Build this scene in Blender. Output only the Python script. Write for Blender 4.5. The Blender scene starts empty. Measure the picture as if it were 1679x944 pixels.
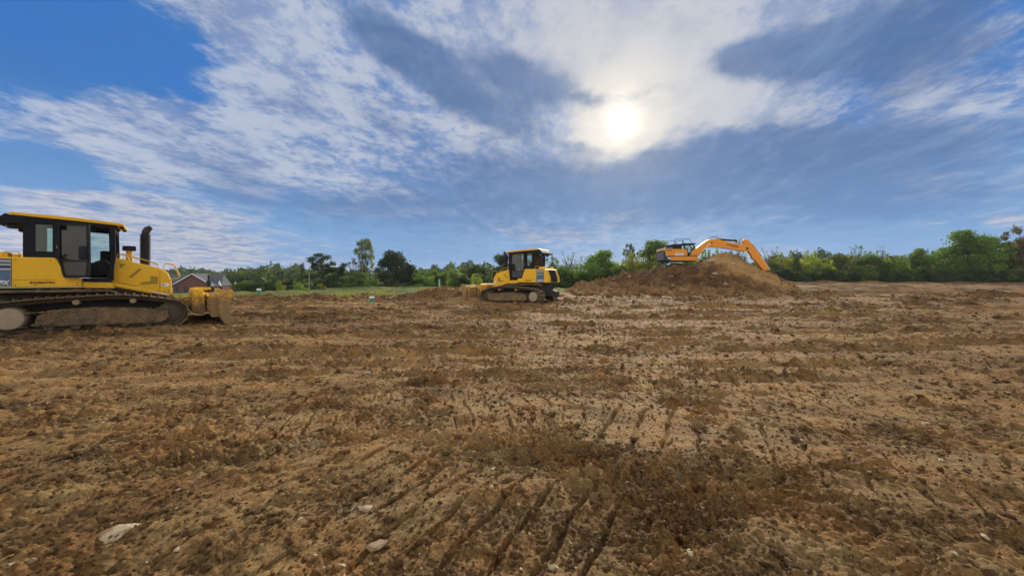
import bpy, bmesh, math, random
import numpy as np
from mathutils import Vector, Matrix

# ---------------------------------------------------------------- camera
F = 640.0          # focal length in photograph pixels (1679 wide)
EYE = 1.55         # eye height
HOR = 456.0        # horizon row
scene = bpy.context.scene
COL = scene.collection
cam_d = bpy.data.cameras.new('camera')
cam_d.sensor_width = 36.0
cam_d.lens = F / 1679.0 * 36.0
cam_d.shift_y = -(472.0 - HOR) / 1679.0
cam_d.clip_start = 0.05
cam_d.clip_end = 5000.0
cam = bpy.data.objects.new('camera', cam_d)
COL.objects.link(cam)
cam.location = (0, 0, EYE)
cam.rotation_euler = (math.radians(90), 0, 0)
scene.camera = cam

def at(px, py, depth):
    """point seen at photograph pixel (px, py) at this depth"""
    return Vector(((px - 839.5) / F * depth, depth, EYE + (HOR - py) / F * depth))

# ---------------------------------------------------------------- exposure
vs = scene.view_settings
vs.view_transform = 'Standard'
vs.look = 'None'
vs.gamma = 1.0
vs.use_curve_mapping = False
vs.exposure = 0.0
scene.cycles.max_bounces = 6
scene.cycles.diffuse_bounces = 3
scene.cycles.transparent_max_bounces = 8
scene.cycles.use_denoising = True
scene.cycles.use_adaptive_sampling = True
scene.cycles.adaptive_threshold = .02
scene.cycles.adaptive_min_samples = 16

# ---------------------------------------------------------------- sun
SUN_AZ = math.atan((1018 - 839.5) / F)                         # to the right of +Y
SUN_EL = math.atan((HOR - 198) / F * math.cos(SUN_AZ))
sd = bpy.data.lights.new('sun', 'SUN')
sd.energy = 5.0
sd.angle = math.radians(2.5)
sd.color = (1.0, 0.90, 0.76)
sun = bpy.data.objects.new('sun', sd)
COL.objects.link(sun)
SUN_DIR = Vector((math.sin(SUN_AZ) * math.cos(SUN_EL), math.cos(SUN_AZ) * math.cos(SUN_EL), math.sin(SUN_EL)))
sun.rotation_euler = (-SUN_DIR).to_track_quat('-Z', 'Y').to_euler()
sun.location = (0, 0, 50)

# ---------------------------------------------------------------- sky
world = bpy.data.worlds.new('World')
scene.world = world
world.use_nodes = True
wt = world.node_tree
wt.nodes.clear()

def put(nt, sock, v):
    if isinstance(v, bpy.types.NodeSocket):
        nt.links.new(v, sock)
    elif v is not None:
        sock.default_value = v

def MA(nt, op, a, b=None, c=None, clamp=False):
    n = nt.nodes.new('ShaderNodeMath'); n.operation = op; n.use_clamp = clamp
    for i, v in enumerate((a, b, c)):
        if v is not None: put(nt, n.inputs[i], v)
    return n.outputs[0]

def VM(nt, op, a, b=None, scale=None):
    n = nt.nodes.new('ShaderNodeVectorMath'); n.operation = op
    put(nt, n.inputs[0], a)
    if b is not None: put(nt, n.inputs[1], b)
    if scale is not None: put(nt, n.inputs['Scale'], scale)
    return n.outputs['Value'] if op in ('LENGTH', 'DOT_PRODUCT', 'DISTANCE') else n.outputs[0]

def SM(nt, v, lo, hi, to0=0.0, to1=1.0, kind='SMOOTHSTEP'):
    n = nt.nodes.new('ShaderNodeMapRange'); n.interpolation_type = kind
    put(nt, n.inputs[0], v)
    n.inputs[1].default_value = lo; n.inputs[2].default_value = hi
    n.inputs[3].default_value = to0; n.inputs[4].default_value = to1
    return n.outputs[0]

def NOISE(nt, vec, scale=1.0, detail=6.0, rough=0.55, lac=2.0, dist=0.0, out='Fac'):
    n = nt.nodes.new('ShaderNodeTexNoise')
    if vec is not None: put(nt, n.inputs['Vector'], vec)
    n.inputs['Scale'].default_value = scale; n.inputs['Detail'].default_value = detail
    n.inputs['Roughness'].default_value = rough; n.inputs['Lacunarity'].default_value = lac
    n.inputs['Distortion'].default_value = dist
    return n.outputs[out]

def MAPP(nt, vec, loc=(0, 0, 0), rot=(0, 0, 0), scale=(1, 1, 1), kind='POINT'):
    n = nt.nodes.new('ShaderNodeMapping'); n.vector_type = kind
    put(nt, n.inputs['Vector'], vec)
    n.inputs['Location'].default_value = loc; n.inputs['Rotation'].default_value = rot
    n.inputs['Scale'].default_value = scale
    return n.outputs[0]

def MIX(nt, fac, a, b, blend='MIX'):
    n = nt.nodes.new('ShaderNodeMix'); n.data_type = 'RGBA'; n.blend_type = blend
    put(nt, n.inputs[0], fac)
    put(nt, n.inputs[6], a if isinstance(a, bpy.types.NodeSocket) else (*a, 1))
    put(nt, n.inputs[7], b if isinstance(b, bpy.types.NodeSocket) else (*b, 1))
    return n.outputs[2]

def azel(px, py):
    az = math.atan((px - 839.5) / F)
    return az, math.atan((HOR - py) / F * math.cos(az))

# cloud strokes given as the ends of a streak (photograph pixels of the sky), half width, weight
WHITE = [
    # white veil and mottled sheets
    (120, -10, 520, 60, 46, .55), (420, 20, 640, 250, 100, .38), (330, 120, 560, 190, 36, .35),
    (30, 150, 300, 175, 22, .50), (130, 160, 480, 240, 50, .40), (0, 215, 330, 245, 40, .38),
    (200, 250, 560, 300, 46, .32), (560, 180, 920, 225, 50, .38), (640, 90, 900, 200, 50, .18),
    (600, 10, 1000, 30, 60, .55), (900, 40, 1300, 20, 100, .60), (960, 190, 1080, 175, 90, .65),
    (1100, 165, 1290, 145, 42, .65), (1230, 195, 1400, 150, 40, .55), (1250, 20, 1500, -10, 40, .45),
    (1560, 95, 1690, 35, 18, .60), (1450, 170, 1690, 140, 30, .35), (1480, 130, 1560, 115, 24, .35),
    (0, 312, 330, 345, 22, .78), (0, 345, 400, 365, 24, .62), (60, 400, 440, 398, 34, .78), (200, 425, 420, 425, 18, .55), (0, 420, 200, 420, 40, .6),
    (180, 270, 300, 300, 14, .45), (500, 345, 760, 345, 9, .60), (560, 320, 720, 332, 12, .55), (540, 288, 700, 312, 7, .5),
    (760, 375, 1010, 385, 10, .55), (980, 362, 1120, 352, 13, .60), (1200, 375, 1420, 352, 12, .22),
    (1455, 290, 1600, 306, 8, .75), (1460, 330, 1580, 305, 7, .35), (1490, 370, 1560, 368, 6, .45), (1600, 362, 1700, 355, 12, .5),
    # open blue
    (-60, 60, 360, 95, 60, -.95), (140, 115, 330, 130, 24, -.6), (-40, 270, 165, 285, 24, -1.1), (300, 160, 430, 172, 14, -.45),
    (480, 385, 900, 400, 30, -.35), (1250, 400, 1700, 400, 40, -.4), (450, 335, 520, 330, 20, -.3), (140, 338, 190, 346, 8, -.8),
]
GREY = [
    # blue grey cloud in front of the veil
    (575, 22, 760, 125, 26, 1.25), (660, 100, 910, 215, 22, .95), (690, 75, 800, 140, 28, .7), (780, 90, 940, 152, 28, 1.2), (920, 152, 1090, 138, 10, .75),
    (880, 225, 1010, 246, 10, .3), (600, 288, 1300, 300, 56, .95), (1000, 300, 1700, 265, 80, .55), (430, 335, 700, 330, 22, .45), (1010, 266, 1400, 232, 30, .75), (1280, 255, 1700, 200, 36, .75),
    (1140, 112, 1270, 92, 24, 1.2), (1180, 105, 1500, 60, 28, 1.1), (1380, 60, 1620, 5, 46, .85), (1400, 130, 1700, 85, 36, .6), (1300, 330, 1700, 300, 44, .55),
    (590, 195, 720, 220, 12, .35), (430, 160, 560, 185, 14, .3), (300, 265, 470, 320, 34, .55), (380, 330, 900, 360, 26, .45), (450, 395, 1100, 410, 30, .35), (200, 0, 420, 60, 24, .25),
    (140, 335, 190, 348, 7, .9), (0, 295, 30, 300, 8, .3),
    (1000, 195, 1040, 195, 70, -.6), (1120, 160, 1280, 155, 30, -.3),
]

g = wt.nodes.new('ShaderNodeTexCoord').outputs['Generated']
sx = wt.nodes.new('ShaderNodeSeparateXYZ'); put(wt, sx.inputs[0], g)
dx, dy, dz = sx.outputs
az = MA(wt, 'ARCTAN2', dx, dy)
el = MA(wt, 'ARCSINE', dz)
zc = MA(wt, 'ADD', MA(wt, 'MAXIMUM', dz, 0.0), 0.10)
inv = MA(wt, 'DIVIDE', 1.0, zc)
q = VM(wt, 'SCALE', g, scale=inv)                                 # a flat cloud deck seen from below
q = VM(wt, 'MULTIPLY', q, (1, 1, 0))
qr = MAPP(wt, q, rot=(0, 0, math.radians(12)))                     # cloud streets run away towards the sun
n_big = NOISE(wt, MAPP(wt, qr, scale=(1.3, .75, 1)), 1.0, 7, .62, dist=.2)
n_mot = NOISE(wt, MAPP(wt, qr, loc=(3, 1, 0), scale=(17.0, 13.0, 1)), 1.0, 4, .66, dist=.15)
n_med = NOISE(wt, MAPP(wt, qr, loc=(13, 2, 1), scale=(4.6, 3.4, 1)), 1.0, 7, .66, dist=.25)
n_fil = NOISE(wt, MAPP(wt, qr, loc=(7, 4, 2), scale=(6.0, 2.2, 1)), 1.0, 6, .64, dist=.3)
cmb = wt.nodes.new('ShaderNodeCombineXYZ'); put(wt, cmb.inputs[0], az); put(wt, cmb.inputs[1], el)
A0 = cmb.outputs[0]
n_hor = NOISE(wt, MAPP(wt, A0, scale=(1.7, 12.0, 1)), 1.0, 7, .62, dist=.35)
wv = NOISE(wt, MAPP(wt, qr, loc=(1, 9, 5), scale=(1.7, .9, 1)), 1.0, 5, .6, out='Color')
wv = VM(wt, 'SUBTRACT', wv, (.5, .5, .5))
lowdamp = SM(wt, el, 0.0, .45, .25, 1.0)
wv = VM(wt, 'SCALE', wv, scale=lowdamp)
A1 = VM(wt, 'ADD', A0, VM(wt, 'MULTIPLY', wv, (.22, .13, 0)))

def strokes(lst, base):
    acc = base
    for (x0, y0, x1, y1, w, amp) in lst:
        a0, e0 = azel(x0, y0); a1, e1 = azel(x1, y1)
        L = math.hypot(a1 - a0, e1 - e0) / 2
        am, em = (a0 + a1) / 2, (e0 + e1) / 2
        wr = w / F * math.cos(am) * 1.25
        m = MAPP(wt, A1, (am, em, 0), (0, 0, math.atan2(e1 - e0, a1 - a0)), (L * 1.18 + wr * .6, wr * 1.5, 1), 'TEXTURE')
        d = VM(wt, 'LENGTH', m)
        acc = MA(wt, 'ADD', acc, SM(wt, d, .12, 1.0, amp, 0.0))
    return acc

inframe_low = SM(wt, el, .10, .35, .13, .16)
outside = MA(wt, 'MAXIMUM', SM(wt, el, .55, 1.0), SM(wt, MA(wt, 'ABSOLUTE', az), .95, 1.5))   # unseen cloud thickened overhead and behind, added to fill the backlit sides
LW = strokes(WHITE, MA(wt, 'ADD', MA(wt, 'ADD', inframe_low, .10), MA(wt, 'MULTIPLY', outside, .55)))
LG = strokes(GREY, .12)
tw = MA(wt, 'ADD', LW, MA(wt, 'MULTIPLY', MA(wt, 'SUBTRACT', n_big, .5), 1.05))
tw = MA(wt, 'ADD', tw, MA(wt, 'MULTIPLY', MA(wt, 'SUBTRACT', n_mot, .5), SM(wt, el, .12, .30, .2, 1.05)))
tw = MA(wt, 'ADD', tw, MA(wt, 'MULTIPLY', MA(wt, 'SUBTRACT', n_med, .5), .75))
tw = MA(wt, 'ADD', tw, MA(wt, 'MULTIPLY', MA(wt, 'SUBTRACT', n_fil, .5), .30))
tw = MA(wt, 'ADD', tw, MA(wt, 'MULTIPLY', MA(wt, 'MULTIPLY', MA(wt, 'SUBTRACT', n_hor, .5), 1.2), SM(wt, el, .35, .05)))
aW = SM(wt, tw, .03, .80)
tg = MA(wt, 'ADD', LG, MA(wt, 'MULTIPLY', MA(wt, 'SUBTRACT', n_big, .5), -.75))
tg = MA(wt, 'ADD', tg, MA(wt, 'MULTIPLY', MA(wt, 'SUBTRACT', n_fil, .5), -.45))
tg = MA(wt, 'ADD', tg, MA(wt, 'MULTIPLY', MA(wt, 'SUBTRACT', n_mot, .5), .25))
tg = MA(wt, 'ADD', tg, MA(wt, 'MULTIPLY', MA(wt, 'SUBTRACT', n_med, .5), -.95))
aG = SM(wt, tg, .0, 1.05)
# angle from the sun
cs = VM(wt, 'DOT_PRODUCT', g, tuple(SUN_DIR))
ang = MA(wt, 'ARCCOSINE', MA(wt, 'MINIMUM', cs, 1.0))
near = MA(wt, 'EXPONENT', MA(wt, 'MULTIPLY', ang, -4.2))
core = MA(wt, 'EXPONENT', MA(wt, 'MULTIPLY', MA(wt, 'POWER', MA(wt, 'DIVIDE', ang, MA(wt, 'ADD', .013, MA(wt, 'MULTIPLY', n_med, .018))), 1.35), -1.0))
halo = MA(wt, 'EXPONENT', MA(wt, 'MULTIPLY', MA(wt, 'POWER', MA(wt, 'DIVIDE', ang, .105), 1.3), -1.0))

sky = wt.nodes.new('ShaderNodeTexSky')
sky.sky_type = 'NISHITA'; sky.sun_disc = False
sky.sun_elevation = SUN_EL; sky.sun_rotation = SUN_AZ
sky.altitude = 200; sky.air_density = 1.0; sky.dust_density = .6; sky.ozone_density = 2.5
ST = 0.10
hsv = wt.nodes.new('ShaderNodeHueSaturation')
hsv.inputs['Saturation'].default_value = 1.12; hsv.inputs['Value'].default_value = 1.0
put(wt, hsv.inputs['Color'], sky.outputs[0])
clear = MIX(wt, SM(wt, el, .06, .36), tuple(v / ST for v in (.185, .365, .67)), tuple(v / ST for v in (.032, .185, .57)))
blue = MIX(wt, SM(wt, el, .0, .25, .93, .80), hsv.outputs[0], clear)   # the clear air between the clouds
K = lambda c: tuple(v / ST for v in c)
wcol = MIX(wt, near, K((.475, .535, .67)), K((.80, .74, .64)))
wcol = MIX(wt, SM(wt, el, .24, .02, 0, .75), wcol, K((.60, .575, .585)))      # low clouds are creamier
# thin parts of the veil keep a mottled lilac tone, thick parts are brighter
wcol = MIX(wt, MA(wt, 'MULTIPLY', SM(wt, MA(wt, 'ADD', MA(wt, 'MULTIPLY', n_med, .65), MA(wt, 'MULTIPLY', n_mot, .35)), .57, .40), SM(wt, near, .6, .0, 0, .92)), wcol, K((.235, .32, .54)))
fill_cloud = SM(wt, ang, .95, 2.3)                                     # unseen clouds away from the sun, whitened and brightened as added fill light
wcol = MIX(wt, fill_cloud, wcol, K((1.45, 1.35, 1.20)))
gcol = MIX(wt, near, K((.080, .160, .355)), K((.22, .31, .46)))
gcol = MIX(wt, SM(wt, n_fil, .42, .75, 0, .45), gcol, K((.26, .36, .58)))
gcol = MIX(wt, SM(wt, n_hor, .45, .75, 0, .25), gcol, K((.26, .38, .62)))
lowg = MIX(wt, SM(wt, el, .30, .0), gcol, K((.185, .335, .61)))
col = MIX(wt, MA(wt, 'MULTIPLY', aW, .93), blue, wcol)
col = MIX(wt, MA(wt, 'MULTIPLY', aG, .90), col, lowg)
veil = MA(wt, 'SUBTRACT', 1.0, MA(wt, 'MULTIPLY', aG, .55))
hl = VM(wt, 'SCALE', K((.34, .30, .22)), scale=MA(wt, 'MULTIPLY', MA(wt, 'MULTIPLY', halo, veil), SM(wt, n_med, .25, .65, .55, 1.15)))
cl = VM(wt, 'SCALE', K((1.7, 1.6, 1.35)), scale=core)
col = VM(wt, 'ADD', VM(wt, 'ADD', col, hl), cl)
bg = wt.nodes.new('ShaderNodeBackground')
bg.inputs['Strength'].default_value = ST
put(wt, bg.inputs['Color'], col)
wo = wt.nodes.new('ShaderNodeOutputWorld')
wt.links.new(bg.outputs[0], wo.inputs[0])
world.cycles.sampling_method = 'MANUAL'
world.cycles.sample_map_resolution = 1024

# ---------------------------------------------------------------- helpers
rng = np.random.default_rng(7)
random.seed(7)

def perlin(x, y, seed=0):
    """gradient noise in about -1..1 for arrays"""
    x = np.asarray(x, float); y = np.asarray(y, float)
    xi = np.floor(x).astype(np.int64); yi = np.floor(y).astype(np.int64)
    xf = x - xi; yf = y - yi
    def grad(ix, iy, fx, fy):
        h = (ix * 374761393 + iy * 668265263 + seed * 1442695041) & 0xffffffff
        h = ((h ^ (h >> 13)) * 1274126177) & 0xffffffff
        h = (h ^ (h >> 16))
        a = (h & 1023) * (2 * np.pi / 1024)
        return np.cos(a) * fx + np.sin(a) * fy
    u = xf * xf * xf * (xf * (xf * 6 - 15) + 10); v = yf * yf * yf * (yf * (yf * 6 - 15) + 10)
    a = grad(xi, yi, xf, yf); b = grad(xi + 1, yi, xf - 1, yf)
    c = grad(xi, yi + 1, xf, yf - 1); d = grad(xi + 1, yi + 1, xf - 1, yf - 1)
    return ((a + (b - a) * u) + ((c + (d - c) * u) - (a + (b - a) * u)) * v) * 1.5

def sstep(a, b, x):
    t = np.clip((np.asarray(x, float) - a) / (b - a), 0, 1)
    return t * t * (3 - 2 * t)

def tag(o, label=None, cat=None, group=None, kind=None):
    if label: o['label'] = label
    if cat: o['category'] = cat
    if group: o['group'] = group
    if kind: o['kind'] = kind
    return o

def empty(name, loc=(0, 0, 0), rz=0.0):
    o = bpy.data.objects.new(name, None)
    o.empty_display_size = .3
    COL.objects.link(o)
    o.location = loc; o.rotation_euler = (0, 0, rz)
    return o

def link_mesh(name, me, mat=None, parent=None, smooth=False):
    o = bpy.data.objects.new(name, me)
    COL.objects.link(o)
    if mat is not None and not me.materials: me.materials.append(mat)
    if parent is not None: o.parent = parent
    if smooth: me.shade_smooth()
    return o

def np_mesh(name, V, Fq, quads=True):
    """fast mesh from arrays; Fq (n,3) or (n,4)"""
    me = bpy.data.meshes.new(name)
    V = np.asarray(V, np.float32); Fq = np.asarray(Fq, np.int32)
    k = Fq.shape[1]
    me.vertices.add(len(V)); me.vertices.foreach_set('co', V.ravel())
    me.loops.add(Fq.size); me.loops.foreach_set('vertex_index', Fq.ravel())
    me.polygons.add(len(Fq))
    me.polygons.foreach_set('loop_start', np.arange(0, Fq.size, k, dtype=np.int32))
    me.update(calc_edges=True)
    return me

class MB:
    """collects simple solids and links them as one mesh"""
    def __init__(s): s.v = []; s.f = []
    def add(s, verts, faces):
        b = len(s.v); s.v += [tuple(p) for p in verts]; s.f += [tuple(i + b for i in f) for f in faces]; return s
    def box(s, x0, x1, y0, y1, z0, z1, M=None):
        P = [Vector(p) for p in ((x0, y0, z0), (x1, y0, z0), (x1, y1, z0), (x0, y1, z0), (x0, y0, z1), (x1, y0, z1), (x1, y1, z1), (x0, y1, z1))]
        if M: P = [M @ p for p in P]
        return s.add(P, [(0, 3, 2, 1), (4, 5, 6, 7), (0, 1, 5, 4), (1, 2, 6, 5), (2, 3, 7, 6), (3, 0, 4, 7)])
    def prism(s, prof, y0, y1, M=None):
        """profile of (x, z) points pushed from y0 to y1"""
        n = len(prof)
        P = [Vector((x, y0, z)) for x, z in prof] + [Vector((x, y1, z)) for x, z in prof]
        if M: P = [M @ p for p in P]
        return s.add(P, [tuple(range(n)), tuple(range(2 * n - 1, n - 1, -1))] + [(i, i + n, (i + 1) % n + n, (i + 1) % n) for i in range(n)])
    def ring(s, outer, inner, y0, y1, M=None):
        """frame between two profiles with the same number of points"""
        n = len(outer)
        P = [Vector((x, y, z)) for y in (y0, y1) for pr in (outer, inner) for x, z in pr]
        if M: P = [M @ p for p in P]
        f = []
        for i in range(n):
            j = (i + 1) % n
            f += [(i, j, n + j, n + i), (2 * n + j, 2 * n + i, 3 * n + i, 3 * n + j), (j, i, 2 * n + i, 2 * n + j), (n + i, n + j, 3 * n + j, 3 * n + i)]
        return s.add(P, f)
    def tube(s, path, r, n=8):
        path = [Vector(p) for p in path]
        rs = r if isinstance(r, (list, tuple)) else [r] * len(path)
        b = len(s.v); up = Vector((0, 0, 1))
        for i, p in enumerate(path):
            t = (path[min(i + 1, len(path) - 1)] - path[max(i - 1, 0)]).normalized()
            a = t.cross(up)
            if a.length < .05: a = t.cross(Vector((0, 1, 0)))
            a.normalize(); c = a.cross(t).normalized()
            for k in range(n):
                th = 2 * math.pi * k / n
                s.v.append(tuple(p + (a * math.cos(th) + c * math.sin(th)) * rs[i]))
        for i in range(len(path) - 1):
            for k in range(n):
                k2 = (k + 1) % n
                s.f.append((b + i * n + k, b + i * n + k2, b + (i + 1) * n + k2, b + (i + 1) * n + k))
        s.f.append(tuple(b + k for k in range(n - 1, -1, -1)))
        e = b + (len(path) - 1) * n
        s.f.append(tuple(e + k for k in range(n)))
        return s
    def build(s, name, mat, parent=None, bevel=0.0, smooth=False, seg=2):
        me = bpy.data.meshes.new(name)
        me.from_pydata(s.v, [], s.f)
        bm = bmesh.new(); bm.from_mesh(me)
        bmesh.ops.recalc_face_normals(bm, faces=bm.faces)
        if bevel > 0:
            es = [e for e in bm.edges if len(e.link_faces) == 2 and e.calc_face_angle(0) > .45]
            try: bmesh.ops.bevel(bm, geom=es, offset=bevel, segments=seg, affect='EDGES', profile=.5, clamp_overlap=True)
            except Exception: pass
        bm.to_mesh(me); bm.free()
        if smooth:
            for p in me.polygons: p.use_smooth = True
            me.set_sharp_from_angle(angle=math.radians(38))
        return link_mesh(name, me, mat, parent)

# ---------------------------------------------------------------- materials
MATS = {}
def base_mat(name, rough=.6, metal=0.0, spec=.4):
    m = bpy.data.materials.new(name); m.use_nodes = True
    nt = m.node_tree; b = nt.nodes['Principled BSDF']
    b.inputs['Roughness'].default_value = rough; b.inputs['Metallic'].default_value = metal
    b.inputs['Specular IOR Level'].default_value = spec
    MATS[name] = m
    return m, nt, b

def plain(name, col, rough=.6, metal=0.0, spec=.4, var=.12, scale=6.0, bump=0.0, bscale=60.0):
    m, nt, b = base_mat(name, rough, metal, spec)
    co = nt.nodes.new('ShaderNodeTexCoord').outputs['Object']
    n = NOISE(nt, co, scale, 4, .6)
    c = MIX(nt, n, tuple(v * (1 - var) for v in col), tuple(min(1, v * (1 + var)) for v in col))
    put(nt, b.inputs['Base Color'], c)
    if bump:
        bn = nt.nodes.new('ShaderNodeBump'); bn.inputs['Strength'].default_value = bump; bn.inputs['Distance'].default_value = .02
        put(nt, bn.inputs['Height'], NOISE(nt, co, bscale, 5, .6)); put(nt, b.inputs['Normal'], bn.outputs[0])
    return m

def painted(name, col, dirt=(.17, .11, .055), z_lo=.4, z_hi=1.9, rough=.55, dust=.12):
    """machine paint with dried mud splashed up from below and a film of dust"""
    m, nt, b = base_mat(name, rough, 0, .25)
    co = nt.nodes.new('ShaderNodeTexCoord').outputs['Object']
    sp = nt.nodes.new('ShaderNodeSeparateXYZ'); put(nt, sp.inputs[0], co)
    n1 = NOISE(nt, co, 2.2, 6, .65); n2 = NOISE(nt, co, 14, 6, .7); n3 = NOISE(nt, co, 70, 3, .6)
    low = SM(nt, sp.outputs[2], z_lo, z_hi, .50, -.14, 'LINEAR')
    d = MA(nt, 'ADD', low, MA(nt, 'MULTIPLY', MA(nt, 'SUBTRACT', n1, .5), .8))
    d = MA(nt, 'ADD', d, MA(nt, 'MULTIPLY', MA(nt, 'SUBTRACT', n2, .5), .9))
    d = SM(nt, d, .12, .45)
    paint = MIX(nt, MA(nt, 'MULTIPLY', n1, .35), col, tuple(v * .8 for v in col))
    paint = MIX(nt, MA(nt, 'ADD', MA(nt, 'MULTIPLY', SM(nt, n2, .45, .75), .22), dust), paint, (.33, .23, .12))
    dc = MIX(nt, n3, tuple(v * .7 for v in dirt), tuple(v * 1.5 for v in dirt))
    put(nt, b.inputs['Base Color'], MIX(nt, d, paint, dc))
    put(nt, b.inputs['Roughness'], MA(nt, 'ADD', rough, MA(nt, 'MULTIPLY', d, .45)))
    bn = nt.nodes.new('ShaderNodeBump'); bn.inputs['Strength'].default_value = .5; bn.inputs['Distance'].default_value = .01
    put(nt, bn.inputs['Height'], MA(nt, 'MULTIPLY', d, MA(nt, 'ADD', n3, .5))); put(nt, b.inputs['Normal'], bn.outputs[0])
    return m

def soil_mat(name, dark, mid, tan, attr=None, bump=.8, bscale=22.0, world=True, thr=(.30, .72)):
    """earth: colour from a soil tone (moist clods to dry compacted) and small mottling that also paints crevice shade"""
    m, nt, b = base_mat(name, .84, 0, .12)
    co = nt.nodes.new('ShaderNodeNewGeometry').outputs['Position'] if world else nt.nodes.new('ShaderNodeTexCoord').outputs['Object']
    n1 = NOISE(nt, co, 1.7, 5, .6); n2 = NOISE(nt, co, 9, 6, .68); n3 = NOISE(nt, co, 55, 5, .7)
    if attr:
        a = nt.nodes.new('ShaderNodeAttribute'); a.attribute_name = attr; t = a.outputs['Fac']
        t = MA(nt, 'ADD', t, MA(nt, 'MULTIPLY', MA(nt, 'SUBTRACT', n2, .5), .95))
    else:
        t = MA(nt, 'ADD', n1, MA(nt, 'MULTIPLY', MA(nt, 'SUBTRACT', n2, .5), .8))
    t = MA(nt, 'ADD', t, MA(nt, 'MULTIPLY', MA(nt, 'SUBTRACT', n3, .5), 1.5))  # strong fine speckle: moist crumbs, and crevice shade painted into the colour
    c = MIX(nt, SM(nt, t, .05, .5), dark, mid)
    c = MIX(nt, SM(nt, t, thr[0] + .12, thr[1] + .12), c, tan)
    red = MIX(nt, SM(nt, n1, .42, .62), c, MIX(nt, 1.0, c, (1.08, .93, .80), 'MULTIPLY'))
    # pale limestone grit
    if attr:
        a2 = nt.nodes.new('ShaderNodeAttribute'); a2.attribute_name = 'pale'
        pl = MA(nt, 'ADD', a2.outputs['Fac'], MA(nt, 'MULTIPLY', MA(nt, 'SUBTRACT', n3, .5), .9))
        pl = MA(nt, 'ADD', pl, MA(nt, 'MULTIPLY', MA(nt, 'SUBTRACT', n2, .5), .9))
        red = MIX(nt, MA(nt, 'MULTIPLY', SM(nt, pl, .45, .85), .75), red, (.46, .34, .19))
        a3 = nt.nodes.new('ShaderNodeAttribute'); a3.attribute_name = 'grass'
        gr = MIX(nt, n2, (.10, .125, .035), (.19, .20, .075))
        gm = SM(nt, MA(nt, 'ADD', a3.outputs['Fac'], MA(nt, 'MULTIPLY', MA(nt, 'SUBTRACT', n2, .5), .5)), .35, .6)
        red = MIX(nt, gm, red, gr)
    vo = nt.nodes.new('ShaderNodeTexVoronoi'); vo.inputs['Scale'].default_value = 26.0
    put(nt, vo.inputs['Vector'], co)
    put(nt, b.inputs['Base Color'], red)
    h = MA(nt, 'ADD', MA(nt, 'MULTIPLY', NOISE(nt, co, bscale, 8, .72), 1.0), MA(nt, 'MULTIPLY', vo.outputs['Distance'], -.35))
    bn = nt.nodes.new('ShaderNodeBump'); bn.inputs['Strength'].default_value = bump; bn.inputs['Distance'].default_value = .09
    put(nt, bn.inputs['Height'], h); put(nt, b.inputs['Normal'], bn.outputs[0])
    return m

def leaf_mat(name):
    """leaves tinted by the object's own colour"""
    m, nt, b = base_mat(name, .55, 0, .3)
    oi = nt.nodes.new('ShaderNodeObjectInfo')
    pos = nt.nodes.new('ShaderNodeNewGeometry').outputs['Position']
    n = NOISE(nt, pos, .55, 3, .6); n2 = NOISE(nt, pos, 3.5, 2, .6)
    c = MIX(nt, 1.0, oi.outputs['Color'], MIX(nt, SM(nt, n, .3, .7), (.75, .80, .72), (1.6, 1.5, 1.05)), 'MULTIPLY')
    c = MIX(nt, 1.0, c, MIX(nt, n2, (.7, .7, .7), (1.3, 1.3, 1.3)), 'MULTIPLY')
    put(nt, b.inputs['Base Color'], c)
    tr = nt.nodes.new('ShaderNodeBsdfTranslucent')
    put(nt, tr.inputs['Color'], MIX(nt, 1.0, c, (1.35, 1.35, .6), 'MULTIPLY'))
    mx = nt.nodes.new('ShaderNodeMixShader'); mx.inputs[0].default_value = .5
    nt.links.new(b.outputs[0], mx.inputs[1]); nt.links.new(tr.outputs[0], mx.inputs[2])
    nt.links.new(mx.outputs[0], nt.nodes['Material Output'].inputs['Surface'])
    return m

def glass_mat(name, tint, trans=.8, rough=.03):
    m, nt, b = base_mat(name, rough, 0, .5)
    tr = nt.nodes.new('ShaderNodeBsdfTransparent'); tr.inputs[0].default_value = (*tint, 1)
    gl = nt.nodes.new('ShaderNodeBsdfGlossy'); gl.inputs['Roughness'].default_value = rough
    df = nt.nodes.new('ShaderNodeBsdfDiffuse'); df.inputs[0].default_value = (.30, .26, .20, 1)
    co = nt.nodes.new('ShaderNodeTexCoord').outputs['Object']
    fr = nt.nodes.new('ShaderNodeFresnel'); fr.inputs[0].default_value = 1.5
    m1 = nt.nodes.new('ShaderNodeMixShader'); put(nt, m1.inputs[0], MA(nt, 'MULTIPLY', NOISE(nt, co, 5, 4, .6), (1 - trans)))
    nt.links.new(tr.outputs[0], m1.inputs[1]); nt.links.new(df.outputs[0], m1.inputs[2])
    m2 = nt.nodes.new('ShaderNodeMixShader'); nt.links.new(fr.outputs[0], m2.inputs[0])
    nt.links.new(m1.outputs[0], m2.inputs[1]); nt.links.new(gl.outputs[0], m2.inputs[2])
    nt.links.new(m2.outputs[0], nt.nodes['Material Output'].inputs['Surface'])
    return m

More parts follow.
